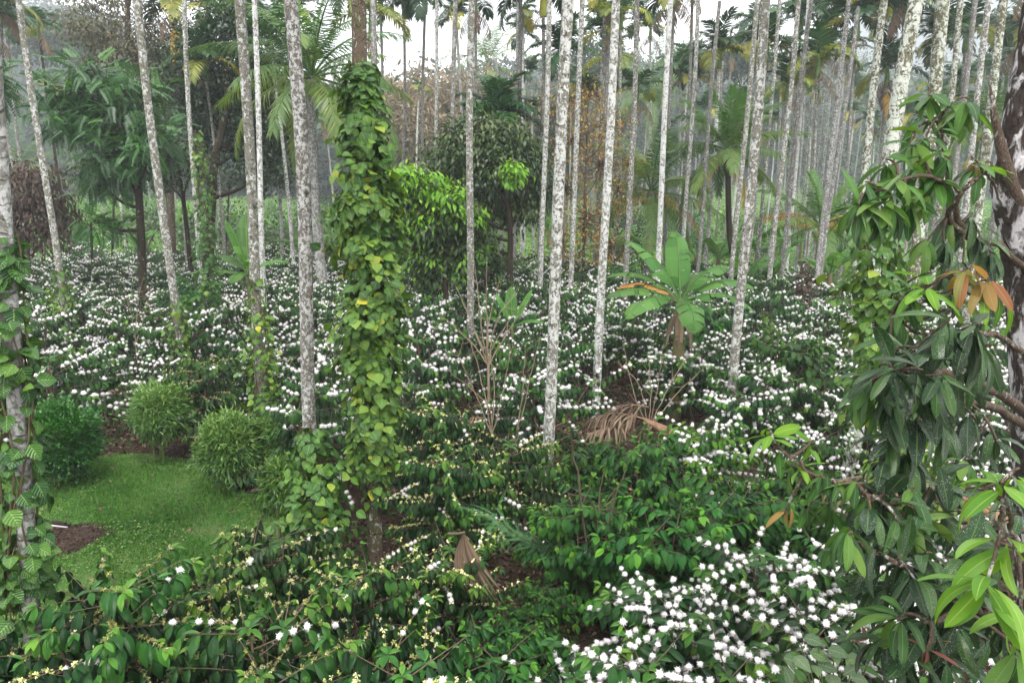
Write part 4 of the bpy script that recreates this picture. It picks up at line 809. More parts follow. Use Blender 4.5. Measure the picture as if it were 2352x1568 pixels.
vine([(828, 140), (832, 210), (838, 300), (842, 400), (846, 520), (850, 650), (853, 800), (857, 930), (860, 1040), (862, 1150)], [14, 36, 52, 60, 68, 70, 64, 58, 46, 16], 6.7, 5200, "tall leafy pepper vine clothing the areca trunk left of the middle", seed=1, lsz=.118, colr=(.08, .84))
vine([(712, 985), (716, 1060), (718, 1150), (720, 1240), (722, 1310)], [20, 62, 82, 78, 50], 6.45, 1150, "pepper vine clump round the foot of the thickest brown-speckled trunk", colr=(.1, .75), lsz=.12)
vine([(4, 540), (12, 700), (28, 850), (40, 1000), (44, 1150), (52, 1280), (50, 1420)], [30, 42, 44, 36, 50, 60, 42], 4.0, 560, "pepper vine with big grey-green leaves on the trunk at the left edge", colr=(.04, .6), lsz=.12, trunk_r=.08)
vine([(1255, 1060), (1256, 1130), (1256, 1190)], [14, 42, 36], 8.0, 150, "small pepper vine round the foot of the bright middle trunk", lsz=.11, colr=(.3, .9))
vine([(468, 440), (474, 520), (478, 620), (482, 720)], [10, 24, 28, 22], 14.5, 520, "dark slim pepper vine column left of the upright banana leaves", colr=(.0, .6))
vine([(135, 620), (140, 700), (146, 770)], [14, 32, 24], 14.5, 260, "pepper vine on the foot of the leaning trunk near the left edge", colr=(.1, .85))
vine([(404, 690), (410, 760), (416, 830)], [10, 26, 20], 11.8, 190, "pepper vine low on the white-blotched trunk", colr=(.2, .85))
vine([(590, 640), (597, 740), (603, 860), (606, 960)], [12, 30, 34, 26], 9.2, 380, "thin pepper vine on the foot of the thick white trunk", colr=(.2, .9), lsz=.1)
vine([(455, 300), (460, 400), (468, 470)], [8, 20, 20], 18, 200, "wisp of pepper vine half way up the thin pale trunk", colr=(.2, .8))
vine([(2010, 520), (2020, 600), (2020, 720), (2015, 850), (2010, 980)], [30, 60, 70, 66, 50], 6.2, 1050, "bright pepper vine climbing the very thick trunk behind the mango leaves", colr=(.18, .8), lsz=.12)
vine([(2080, 1000), (2090, 1080), (2100, 1180)], [50, 80, 70], 5.6, 420, "pepper vine sprawling low behind the dusty mango leaves", colr=(.3, .95), lsz=.12)
vine([(1760, 720), (1768, 790), (1772, 840)], [10, 22, 18], 14, 160, "small pepper vine on a pale trunk right of the thick mottled one", colr=(.2, .8))
# trunk at the left edge
m_ = M(); b0 = at(40, 1500, 4.0); b0[2] = 0; r_ = empty("areca_palm", b0, "lichened trunk at the left edge under the big-leaved pepper vine", "palm", "areca palms standing among the coffee bushes")
t0 = at(4, 480, 4.0) - b0; t1 = t0 * (6.5 / t0[2]); tube(m_, smooth_path([(0, 0, -.1), t0 * .5 + [.02, 0, 0], t0, t1], 16), np.linspace(.055, .045, 16), 16, lump=.02); m_.build("trunk", G["areca_g"], r_)
inst("crownshaft", SHAFTS[0], r_, t1); inst("crown", CROWNS[1], r_, t1 + [0, 0, .6], (0, 0, 1))

# ------------------------------------------------------------ broadleaf trees
T1 = leaf_t(.36, 2, 'lance', droop=.25, fold=.1, nx=1); T2 = leaf_t(.5, 2, 'ell', droop=.2, fold=.15)
def pinnate_t(pairs=9, L=.28, w=.075, droop=.25):
    V = []; F = []; U = []; v, f, u = leaf_t(w / L * 1.15, 2, 'lance', droop=.3, fold=.1, nx=1)
    for i in range(pairs):
        y = (i + 1.2) / (pairs + .6); z = -droop * y * y
        for s in (1, -1):
            a = s * radians(62 - 18 * y); c, sn = cos(a), sin(a); k = len(V); q = L * (1.1 - .4 * y)
            for p in v:
                X, Y = p[0] * q, p[1] * q; V.append([X * c + Y * sn, y + Y * c - X * sn, z + p[2] * q - .1 * abs(Y * sn)])
            F += (f + k).tolist(); U += u.tolist()
    k = len(V); V += [[-.012, 0, 0], [.012, 0, 0], [.004, 1, -droop], [-.004, 1, -droop]]; F.append([k, k + 1, k + 2, k + 3]); U += [[.5, 0]] * 4
    return np.array(V), np.array(F), np.array(U)
PIN = pinnate_t(8, .34, .1, .3)
def tree(name, label, D, trunk, blobs, leaf, mat, n, size, bark="darkbark", tr=.12, cl=26, depth=1., cat="tree", thick=None, down=.5, clump=.28, group=None, mats=None, twigs=True, hollow=.55, r=(0, 1)):
    """trunk = picture points from the foot up; blobs = (x, y, rx, ry[, dy, share of second material]) in picture units; clumps of leaves sit round twig ends"""
    P = [at(x, y, D) for x, y in trunk]; z0 = float(terr(P[0][0], D)); foot = P[0].copy()
    if abs(foot[2] - z0) > .02 and foot[2] < z0 + 4: foot = foot - (P[1] - P[0]) / max(P[1][2] - P[0][2], .1) * (foot[2] - z0); foot = np.array([foot[0], D, z0])
    root = empty(name, foot, label, cat, group); wood = M(); lf = M(); sec = M(); Q = np.array([foot] + P[1:] if len(P) > 1 else [foot, P[0]]) - foot
    S_ = smooth_path(np.concatenate([[Q[0] - [0, 0, .2]], Q]), 16); tr0 = np.interp(np.linspace(0, 1, 16), [0, .12, 1], [tr * 1.35, tr, tr * .45]); tube(wood, S_, tr0, 12, lump=.05)
    tot = sum(b[2] * b[3] for b in blobs)
    for b in blobs:
        x, y, rx, ry = b[:4]; dy = b[4] if len(b) > 4 else R.uniform(-.5, .5) * depth; share = b[5] if len(b) > 5 else 0
        c = at(x, y, D + dy) - foot; a = np.array([rx * D / FX, max(rx, ry) * D / FX * .9, ry * D / FX])
        # limb from the trunk
        i0 = min(15, max(6, int(np.argmin(np.linalg.norm(S_ - (c - [0, 0, a[2] * 1.3]), axis=1))))); s0 = S_[i0]; mid = (s0 + c) / 2 + [0, 0, -.12 * np.linalg.norm(c - s0)] + R.normal(0, .1, 3)
        tube(wood, bez(s0, mid, c, 8), np.linspace(tr0[i0] * .6, tr0[i0] * .18, 8), 6, cap=False)
        k = max(3, int(cl * rx * ry / tot * len(blobs) * .5 + 2)); nn = int(n * rx * ry / tot)
        d = rdir(k); cp = c + d * a * R.uniform(hollow, 1.0, (k, 1))
        if twigs:
            for q in cp: tube(wood, bez(c, (c + q) / 2 + R.normal(0, .08, 3), q, 5), np.linspace(tr0[i0] * .16, .006, 5), 3, cap=False)
        i = R.integers(0, k, nn); g = R.normal(0, 1, (nn, 3)); cr = clump * a.mean() * R.uniform(.6, 1.4, k)[i, None]
        off = g * cr * [1, 1, .6]; pos = cp[i] + off; dd = nrm(nrm(off) + R.normal(0, .45, (nn, 3)) - [0, 0, down])
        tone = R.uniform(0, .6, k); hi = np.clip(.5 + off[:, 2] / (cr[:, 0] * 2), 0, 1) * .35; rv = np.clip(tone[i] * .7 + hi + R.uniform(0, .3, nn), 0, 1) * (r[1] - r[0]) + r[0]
        sm = R.random(k)[i] < share
        upv = nrm(off * .4 + [0, 0, 1] + R.normal(0, .3, (nn, 3))); sz = size * R.uniform(.65, 1.2, nn)
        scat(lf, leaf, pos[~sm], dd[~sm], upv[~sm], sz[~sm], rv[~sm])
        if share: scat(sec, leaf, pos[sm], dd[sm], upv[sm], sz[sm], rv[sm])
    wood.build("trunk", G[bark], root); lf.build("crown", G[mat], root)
    if sec.n: sec.build("new_growth", G[mats], root)["label"] = "clumps of bright new leaves"
    return root
tree("leafy_tree", "tree with drooping feathery green leaves left of the white-blotched trunk", 20, [(326, 600), (322, 500), (312, 360), (300, 250)],
     [(170, 200, 70, 42), (240, 190, 75, 45), (310, 215, 60, 50), (140, 265, 50, 40), (220, 265, 80, 55), (300, 290, 75, 60), (350, 340, 50, 60), (260, 350, 70, 60), (232, 420, 45, 45), (285, 400, 40, 40), (240, 510, 45, 32), (155, 300, 35, 25)], PIN, "pinn", 1250, .5, tr=.14, down=.3, clump=.27, cl=80)
tree("dark_tree", "big dark dense tree behind the thin pale trunks on the left", 25, [(478, 620), (484, 500), (492, 380), (520, 250), (520, 150)],
     [(480, 110, 75, 70, 1), (560, 130, 75, 80, 1), (500, 220, 90, 70, 1), (590, 250, 60, 80, 1), (450, 300, 50, 60, 1), (560, 330, 60, 55, 1), (620, 380, 45, 70, 1), (430, 180, 45, 70, 1), (530, 40, 60, 50, 1), (650, 320, 40, 60, 1.5), (610, 150, 50, 60, 1)], T2, "tree", 26000, .17, tr=.2, clump=.34, cl=90, down=.3)
tree("rusty_tree", "sparse brownish tree whose bare upper branches fork against the sky at top left", 29, [(395, 600), (390, 420), (352, 250), (300, 120), (292, 0), (280, -60)],
     [(250, 90, 60, 45, 0), (330, 60, 70, 50, 0), (180, 70, 55, 25, 0), (310, 130, 80, 50, 0), (250, 150, 55, 35, 0), (370, 130, 60, 60, 0), (380, 230, 55, 60, 0), (215, 20, 60, 35, 0), (300, -20, 80, 40, 0)], T1, "rusty", 9000, .19, tr=.16, bark="branch", clump=.36, cl=90)
tree("young_tree", "thin-stemmed dark tree between the feathery tree and the big dark tree", 23, [(436, 600), (424, 480), (410, 380), (430, 330)],
     [(400, 360, 45, 40), (450, 380, 40, 45), (380, 420, 30, 30)], T2, "tree", 1800, .15, tr=.09, clump=.4, cl=50)
tree("withered_tree", "low tree with withered dark-brown leaves at the left edge", 22, [(70, 640), (64, 560), (66, 480)],
     [(20, 430, 45, 40), (80, 420, 55, 50), (60, 490, 70, 50), (130, 480, 45, 45), (10, 520, 50, 45), (110, 540, 55, 40), (40, 390, 35, 25)], T1, "brown", 5200, .19, tr=.07, bark="stem", clump=.34, cl=80, down=1.1)
tree("olive_tree", "round olive-green fruit tree with brownish shoot tips in the middle distance", 19, [(1172, 720), (1172, 600), (1170, 500), (1150, 420)],
     [(1090, 310, 60, 45, .5), (1150, 310, 70, 40, .5), (1040, 360, 65, 45, .5), (1120, 380, 80, 55, 0), (1200, 360, 55, 50, 1), (1230, 420, 40, 60, 1), (1020, 420, 55, 45, 1), (1080, 470, 70, 50, 1), (1190, 470, 60, 50, 1), (1090, 540, 60, 40, 1.4), (1010, 490, 50, 50, 1.4), (1180, 400, 26, 26, -.9, 1.), (1120, 600, 60, 30, 1.6)], T1, "lychee", 17000, .19, tr=.11, mats="lime", clump=.32, cl=110, down=.7)
tree("lime_tree", "small dark-trunked tree crowned with glowing lime-green new leaves", 16.5, [(1025, 760), (1022, 640), (1010, 540), (985, 480)],
     [(925, 410, 38, 24, -.2, .9), (975, 418, 40, 24, -.2, .9), (1030, 450, 42, 26, -.3, .75), (940, 475, 46, 38, .2, .25), (1000, 505, 55, 38, 0, .35), (1070, 488, 40, 28, -.2, .7), (950, 560, 50, 50, .4, .15), (1020, 590, 60, 50, .4, .1), (1080, 560, 50, 45, .4, .2), (985, 640, 40, 30, .5, 0)], T1, "lychee", 10500, .2, tr=.09, mats="lime", clump=.32, cl=120, down=.8)
tree("orange_tree", "thin tree sparsely hung with orange-brown leaves behind the middle trunks", 24, [(1345, 680), (1340, 560), (1345, 400), (1350, 250)],
     [(1300, 240, 50, 40), (1350, 220, 50, 40), (1400, 290, 50, 45), (1320, 320, 55, 50), (1380, 380, 55, 50), (1300, 430, 40, 50), (1420, 440, 35, 50), (1350, 500, 55, 50), (1400, 560, 45, 50), (1290, 560, 40, 50), (1330, 620, 60, 40), (1445, 370, 30, 25)], T2, "orange", 4200, .13, tr=.06, bark="stem", clump=.42, cl=170)
tree("far_tree", "rounded blue-grey tree standing above the mist right of the middle", 78, [(1700, 300), (1702, 200)],
     [(1680, 120, 40, 30), (1720, 105, 45, 35), (1700, 150, 55, 30), (1745, 140, 30, 30), (1655, 145, 25, 22)], T2, "farleaf", 5000, .55, tr=.3, clump=.32, cl=50, cat="tree")
tree("far_tree", "tall grey tree fading into the mist behind the mango trunk", 62, [(2330, 400), (2330, 200)],
     [(2320, 60, 50, 40), (2345, 120, 55, 45), (2300, 150, 40, 40), (2380, 80, 50, 50), (2330, 200, 50, 40)], T2, "farleaf", 5000, .5, tr=.3, clump=.32, cl=50)
tree("far_tree", "dim round tree at the edge of the white sky above the banana plant", 85, [(1370, 300), (1372, 200)],
     [(1350, 120, 45, 30), (1400, 130, 40, 30), (1370, 160, 60, 30), (1620, 150, 40, 30), (1575, 140, 40, 26)], T2, "farleaf", 4200, .6, tr=.3, clump=.34, cl=50)
tree("far_tree", "misty domed tree on the hilltop at upper left", 90, [(160, 300), (165, 150)],
     [(165, 50, 50, 34), (120, 80, 50, 34), (210, 70, 45, 34), (60, 95, 50, 26), (160, 100, 80, 40)], T2, "farleaf", 5000, .7, tr=.3, clump=.34, cl=50)
tree("leafy_tree", "sprig of light green tree entering at the left edge above the mist", 17, [(-60, 600), (-50, 400), (-40, 260)],
     [(-10, 180, 30, 25), (-15, 215, 35, 22), (-50, 170, 50, 60)], PIN, "pinn", 160, .5, tr=.08, down=.5, clump=.35, cl=30)
# bamboo thicket: pale fine stems and tan leaves in the haze
def thicket(x, y0, y1, wpx, D, lab, mat="tan"):
    base = at(x, 440, D); base[2] = float(terr(base[0], D)); root = empty("bamboo_thicket", base, lab, "bamboo"); s = M(); l = M(); Wd = wpx * D / FX
    for i in range(70):
        b = np.array([R.normal(0, Wd * .22), R.normal(0, 1.5), 0]); a = R.uniform(0, 6.28); H = (at(x, y0, D)[2] - base[2]) * R.uniform(.6, .95); o = np.array([R.normal(0, Wd * .3), R.normal(0, 1.5), 0])
        P = bez(b, b + [0, 0, H * .7], b + o * 1.3 + [0, 0, H], 8); tube(s, P, np.linspace(.045, .012, 8), 4, cap=False)
        k = 150; u = R.uniform(.1, 1, k) ** .8; c = np.stack([np.interp(u, np.linspace(0, 1, 8), P[:, j]) for j in range(3)], -1)
        scat(l, leaf_t(.3, 2, 'lance', nx=1), c + R.normal(0, .55, (k, 3)), nrm(R.normal(0, 1, (k, 3)) - [0, 0, .8]), rdir(k), R.uniform(.35, .75, k))
    s.build("culms", G["culm"], root); l.build("foliage", G[mat], root)
thicket(930, 150, 420, 120, 58, "left tan bamboo thicket in the mist right of the vine-covered column")
thicket(1010, 125, 420, 130, 60, "tan bamboo thicket in the mist behind the pair of full areca crowns")
thicket(1120, 140, 420, 120, 62, "right tan bamboo thicket in the mist above the olive tree")
thicket(1260, 190, 430, 110, 66, "grey-green bamboo thicket in the mist behind the big dark crown", "farleaf")

# ------------------------------------------------------------ banana plants
def banana_leaf(m, base, az, el, L, W, droop, tears=.25, mi=0, pet=.18, fold=.25):
    k = 22; t = np.linspace(0, 1, k); ang = el - droop * t ** 1.3; ds = L / (k - 1)
    hx = np.concatenate([[0], np.cumsum(np.cos(ang[:-1]) * ds)]); hz = np.concatenate([[0], np.cumsum(np.sin(ang[:-1]) * ds)])
    A = np.array([cos(az), sin(az), 0]); Bv = np.array([-sin(az), cos(az), 0]); P = np.asarray(base) + hx[:, None] * A + hz[:, None] * [0, 0, 1]
    T = nrm(np.gradient(P, axis=0)); U_ = np.cross(T, Bv); U_ = np.where((U_ @ [0, 0, 1.])[:, None] * cos(el) < 0, -U_, U_)
    tube(m, P, np.linspace(.028, .006, k), 5, mi=1, cap=False)
    wd = np.interp(t, [0, pet, pet + .1, .45, .8, .95, 1], [0, 0, .7, 1, .82, .4, .05]) * W / 2
    for s in (1, -1):
        i = int(pet * k)
        while i < k - 1:
            j = min(k - 1, i + (1 if R.random() < tears else R.integers(2, 6))); q = np.arange(i, j + 1); dz = R.normal(0, .14) if tears > .1 else 0
            V = []; Uv = []
            for c in (0, .35, .7, 1):
                up = fold * c - .55 * c * c + dz * c
                V.append(P[q] + s * Bv * (wd[q] * c)[:, None] + U_[q] * (wd[q] * up)[:, None] + T[q] * (wd[q] * c * .25)[:, None]); Uv.append(np.stack([np.full(len(q), .5 + s * .5 * c), t[q] + .06 * c], -1))
            V = np.array(V); n = len(q); 
            if j < k - 1: V[1:, -1] = V[1:, -1] * .88 + V[1:, -2] * .12
            a = np.arange(3)[:, None] * n; b = np.arange(n - 1)[None]; F = np.stack([a + b, a + b + 1, a + n + b + 1, a + n + b], -1).reshape(-1, 4)
            m.add(V.reshape(-1, 3), F, np.array(Uv).reshape(-1, 2), R.uniform(0, 1), mi); i = j
def banana(loc, H, leaves, label, group=None, dia=.2, tears=.42, name="banana_plant", top=None):
    root = empty(name, loc, label, "banana plant", group); m = M(); tube(m, [(0, 0, -.1), (.02, 0, H * .5), (0, 0, H)], [dia * .6, dia * .5, dia * .33], 12, lump=.03); m.build("pseudostem", G["pseudo"], root); kids = [root.children[0]] if root.children else []
    kids = [o for o in COL.objects if o.parent == root]
    for i, lf in enumerate(leaves):
        az, el, L, W, dr = lf[:5]; dry = len(lf) > 5; m = M(); banana_leaf(m, (0, 0, H - .05), radians(az), radians(el), L, W, radians(dr), tears)
        o = m.build("leaf", [G["palm_o" if dry and lf[5] == 1 else "palm_d" if dry else "banana"], G["banana" if not dry else "palm_d"]], root); kids.append(o)
        if dry: o["label"] = "withered brown and yellow leaf"
    return Bank(root, kids)
# big one: crown point at picture (1562,690), D ~ 11.8
bp_ = at(1562, 690, 11.6); 
banana((bp_[0], 11.6, 0), bp_[2], [(92, 80, 1.3, .46, 30), (150, 68, 1.5, .5, 55), (20, 60, 1.15, .48, 62), (165, 50, 1.45, .42, 78), (8, 42, 1.5, .44, 80), (-88, 22, 1.15, .46, 100), (-150, 26, 1.3, .46, 82), (186, 32, 1.4, .38, 66), (172, 44, 1.2, .34, 78, 1), (-20, 30, 1.35, .4, 84), (60, 45, 1.3, .4, 70), (-100, -55, .8, .16, 35, 2), (-30, -60, .85, .18, 30, 2), (200, -60, .8, .15, 30, 2)], "big banana plant with paddle leaves right of the middle", dia=.22)
bq = at(572, 630, 15); banana((bq[0], 15, 0), bq[2], [(100, 86, 1.35, .5, 10), (175, 80, 1.3, .4, 22), (-60, 60, 1.1, .34, 90), (-95, 30, .9, .34, 80), (150, 50, 1.2, .36, 75), (185, 20, 1.3, .3, 40), (20, 50, 1., .3, 80)], "banana plant with upright broad leaf left of the thick white trunk", tears=.1)
bq = at(1176, 750, 13.5); banana((bq[0], 13.5, 0), max(.5, bq[2]), [(100, 85, .85, .26, 10), (20, 72, .9, .28, 25), (160, 75, .8, .26, 25), (200, 45, .8, .26, 60), (-30, 40, .8, .24, 60)], "small young banana plant beside the bare twiggy shrub", tears=.05, dia=.12)
FBN = [banana((0, 0, 0), 1.3, [(a * 60 + R.uniform(-15, 15), R.uniform(35, 80), R.uniform(1.3, 1.9), R.uniform(.4, .5), R.uniform(40, 95)) for a in range(7)], None, dia=.22) for _ in range(3)]
fb = [(75, 560, 34), (520, 470, 40), (560, 500, 38), (640, 470, 45), (700, 560, 28), (770, 520, 33), (965, 650, 21), (1000, 655, 24), (1100, 640, 26), (1430, 530, 36), (1480, 560, 32), (1330, 560, 34), (1600, 560, 30), (1650, 600, 26), (1710, 640, 22), (1740, 560, 33), (1800, 580, 30), (1840, 545, 38), (1905, 640, 22), (1900, 570, 33), (2080, 500, 30), (2130, 640, 20), (310, 540, 33), (230, 560, 34), (1410, 600, 30), (1780, 640, 23), (440, 560, 30), (1945, 560, 36), (1690, 520, 45), (1560, 500, 50), (1260, 520, 45), (480, 520, 46), (600, 520, 50), (740, 480, 52)]
def fblab(x): 
    for k, t in [(200, "behind the brown-leaved tree"), (420, "under the feathery-leaved tree"), (620, "in the green ground behind the upright banana"), (800, "left of the vine-covered column"), (1150, "under the lime and olive trees"), (1400, "in the green ground behind the orange-leaved tree"), (1580, "behind the left of the big banana plant"), (1770, "between the trunks right of the big banana plant"), (1960, "in the green ground among the right-hand trunks"), (9999, "behind the mango tree")]:
        if x < k: return "distant banana plant " + t
for i, (x, y, D) in enumerate(fb):
    p = at(x, y, D); FBN[i % 3].put((p[0], D, float(terr(p[0], D))), R.uniform(0, 6.28), R.uniform(.75, 1.05), fblab(x), "banana plants in the green ground beyond the coffee")

# shrubs of the green ground beyond the coffee, three kinds
def shrub(seed, mat, T, n, sz):
    root = empty("shrub", (0, 0, 0), cat="shrub"); s = M(); l = M(); k = 9; C = rdir(k, -.1, 1) * [.75, .75, .7] + [0, 0, .75]
    for q in C: tube(s, bez((0, 0, -.05), q * [.3, .3, .6], q, 5), np.linspace(.03, .008, 5), 5)
    i = R.integers(0, k, n); g = R.normal(0, .28, (n, 3)); scat(l, T, C[i] + g, nrm(g + R.normal(0, .15, (n, 3)) + [0, 0, .1]), rdir(n, 0, 1), sz * R.uniform(.6, 1.2, n), np.clip(R.uniform(0, .5, k)[i] + R.uniform(0, .4, n), 0, 1))
    return Bank(root, [s.build("stems", G["stem"], root), l.build("foliage", G[mat], root)])
SH = [shrub(0, "fresh", T1, 1100, .2), shrub(1, "lychee", T2, 1300, .14), shrub(2, "coffee_g", T1, 1200, .2)]
SP = {0: "light green", 1: "dark olive", 2: "deep green"}
for i in range(54):
    D = R.uniform(31, 66); x = D * R.uniform(-.74, .74); px = 1176 + FX * x / D * cos(PITCH); k = [0, 1, 2, 1][i % 4]
    SH[k].put((x, D, float(terr(x, D))), R.uniform(0, 6.28), R.uniform(.8, 1.7), SP[k] + " shrub" + fblab(px).replace("distant banana plant", ""), "shrubs in the green ground beyond the coffee")
for i, (x, y, lean, top, lab) in enumerate([(212, 600, -4, 380, "slim dark sapling tree left of the feathery-leaved tree's trunk"), (258, 590, 3, 360, "slim dark sapling tree right under the feathery leaves"), (392, 600, -6, 400, "slim dark tree just left of the thin orange-frond palm"), (520, 560, 4, 400, "slim pale sapling tree behind the upright banana leaf"), (690, 590, 10, 470, "slim leaning sapling tree left of the thickest trunk"), (1130, 640, 3, 470, "slim dark sapling tree under the olive tree")]):
    tree("young_tree", lab, 24 + 3 * i, [(x, y), (x + lean, (y + top) / 2), (x + lean * 2, top)], [(x + lean * 2, top, 26, 22), (x + lean * 2 - 20, top + 25, 18, 16), (x + lean * 2 + 20, top + 15, 18, 18)], T2, "tree" if i % 2 else "lychee", 700, .16, tr=.06, clump=.45, cl=24)
# ------------------------------------------------------------ the mango tree on the right
ML = leaf_t(.235, 9, 'lance', droop=.42, fold=.12, nx=4, wave=.02, pet=.07); ML2 = leaf_t(.26, 9, 'lance', droop=.15, fold=.14, nx=4, wave=.025, pet=.06)
ML3 = leaf_t(.22, 9, 'lance', droop=.7, fold=.1, nx=4, wave=.015, pet=.08)
MFOOT = at(2385, 1450, 4.3); MFOOT[2] = 0
mango = empty("mango_tree", MFOOT, "mango tree with dark white-patched trunk at the right edge and long drooping leaves", "tree")
m_ = M(); TP = [(2392, 1700), (2390, 1300), (2384, 1000), (2374, 800), (2366, 640), (2350, 520), (2344, 420), (2352, 320), (2384, 150), (2410, 0), (2430, -120)]
Q = np.array([at(x, y, 4.3) for x, y in TP]) - MFOOT; Q = np.concatenate([[[Q[0][0], 0, -.1]], Q])
tube(m_, smooth_path(Q, 60), np.interp(np.linspace(0, 1, 60), [0, .1, .55, .64, .7, 1], [.2, .15, .13, .155, .135, .11]), 26, lump=.035, seed=5); m_.build("trunk", G["mangobark"], mango)
LIMBS = [
 ([(2380, 965), (2300, 905), (2215, 868), (2130, 852), (2050, 856), (1990, 880)], [4.25, 3.9, 3.5, 3.1, 2.9, 2.8], .048),
 ([(2384, 990), (2310, 950), (2240, 925), (2185, 945), (2120, 985), (2060, 1010)], [4.25, 3.9, 3.4, 3.0, 2.8, 2.7], .042),
 ([(2388, 1230), (2290, 1205), (2190, 1215), (2100, 1190), (2020, 1150), (1960, 1120), (1850, 1080), (1775, 1010)], [4.25, 3.7, 3.0, 2.7, 2.6, 2.6, 2.7, 2.8], .03),
 ([(2374, 830), (2290, 770), (2200, 770), (2110, 765), (2050, 720)], [4.25, 4.0, 3.6, 3.3, 3.2], .03),
 ([(2366, 640), (2290, 560), (2215, 545), (2180, 490), (2204, 447), (2186, 424), (2120, 405), (2040, 420), (1990, 455)], [4.25, 4.1, 3.9, 3.7, 3.6, 3.6, 3.5, 3.5, 3.5], .03),
 ([(2215, 545), (2180, 440), (2172, 346), (2154, 289), (2127, 250), (2104, 238)], [3.9, 3.8, 3.8, 3.8, 3.8, 3.8], .024),
 ([(2204, 447), (2230, 420), (2265, 400), (2300, 470)], [3.6, 3.6, 3.7, 3.8], .014),
 ([(2388, 1430), (2300, 1400), (2200, 1350), (2100, 1310), (2020, 1270), (1945, 1235)], [4.1, 3.3, 2.7, 2.4, 2.4, 2.4], .035),
 ([(2388, 1500), (2330, 1450), (2260, 1400), (2160, 1420), (2060, 1440)], [3.9, 2.9, 2.3, 2.2, 2.3], .03),
 ([(2388, 1330), (2370, 1300), (2330, 1230), (2300, 1110)], [3.9, 2.8, 2.1, 2.0], .022),
]
LP = []; LM = []
for px, Ds, rad in LIMBS:
    P = np.array([at(x, y, D) for (x, y), D in zip(px, Ds)]) - MFOOT; S_ = smooth_path(P, 26); S_[1:-1] += R.normal(0, .008, (24, 3)); m_ = M()
    rad *= .72; tube(m_, S_, np.linspace(rad, max(.005, rad * .2), 26), 10, lump=.05, seed=3); LM.append(m_); LP.append(S_)
m_ = M(); S_ = smooth_path(np.array([at(x, y, 4.2) for x, y in [(2350, 470), (2325, 420), (2300, 340), (2285, 270), (2274, 195)]]) - MFOOT, 14)
tube(m_, S_, [.036, .035, .034, .033, .031, .03, .028, .026, .024, .022, .02, .016, .01, .003], 10, lump=.1); m_.build("broken_limb", G["branch"], mango)["label"] = "splintered dead limb pointing up"
LP = np.concatenate(LP)
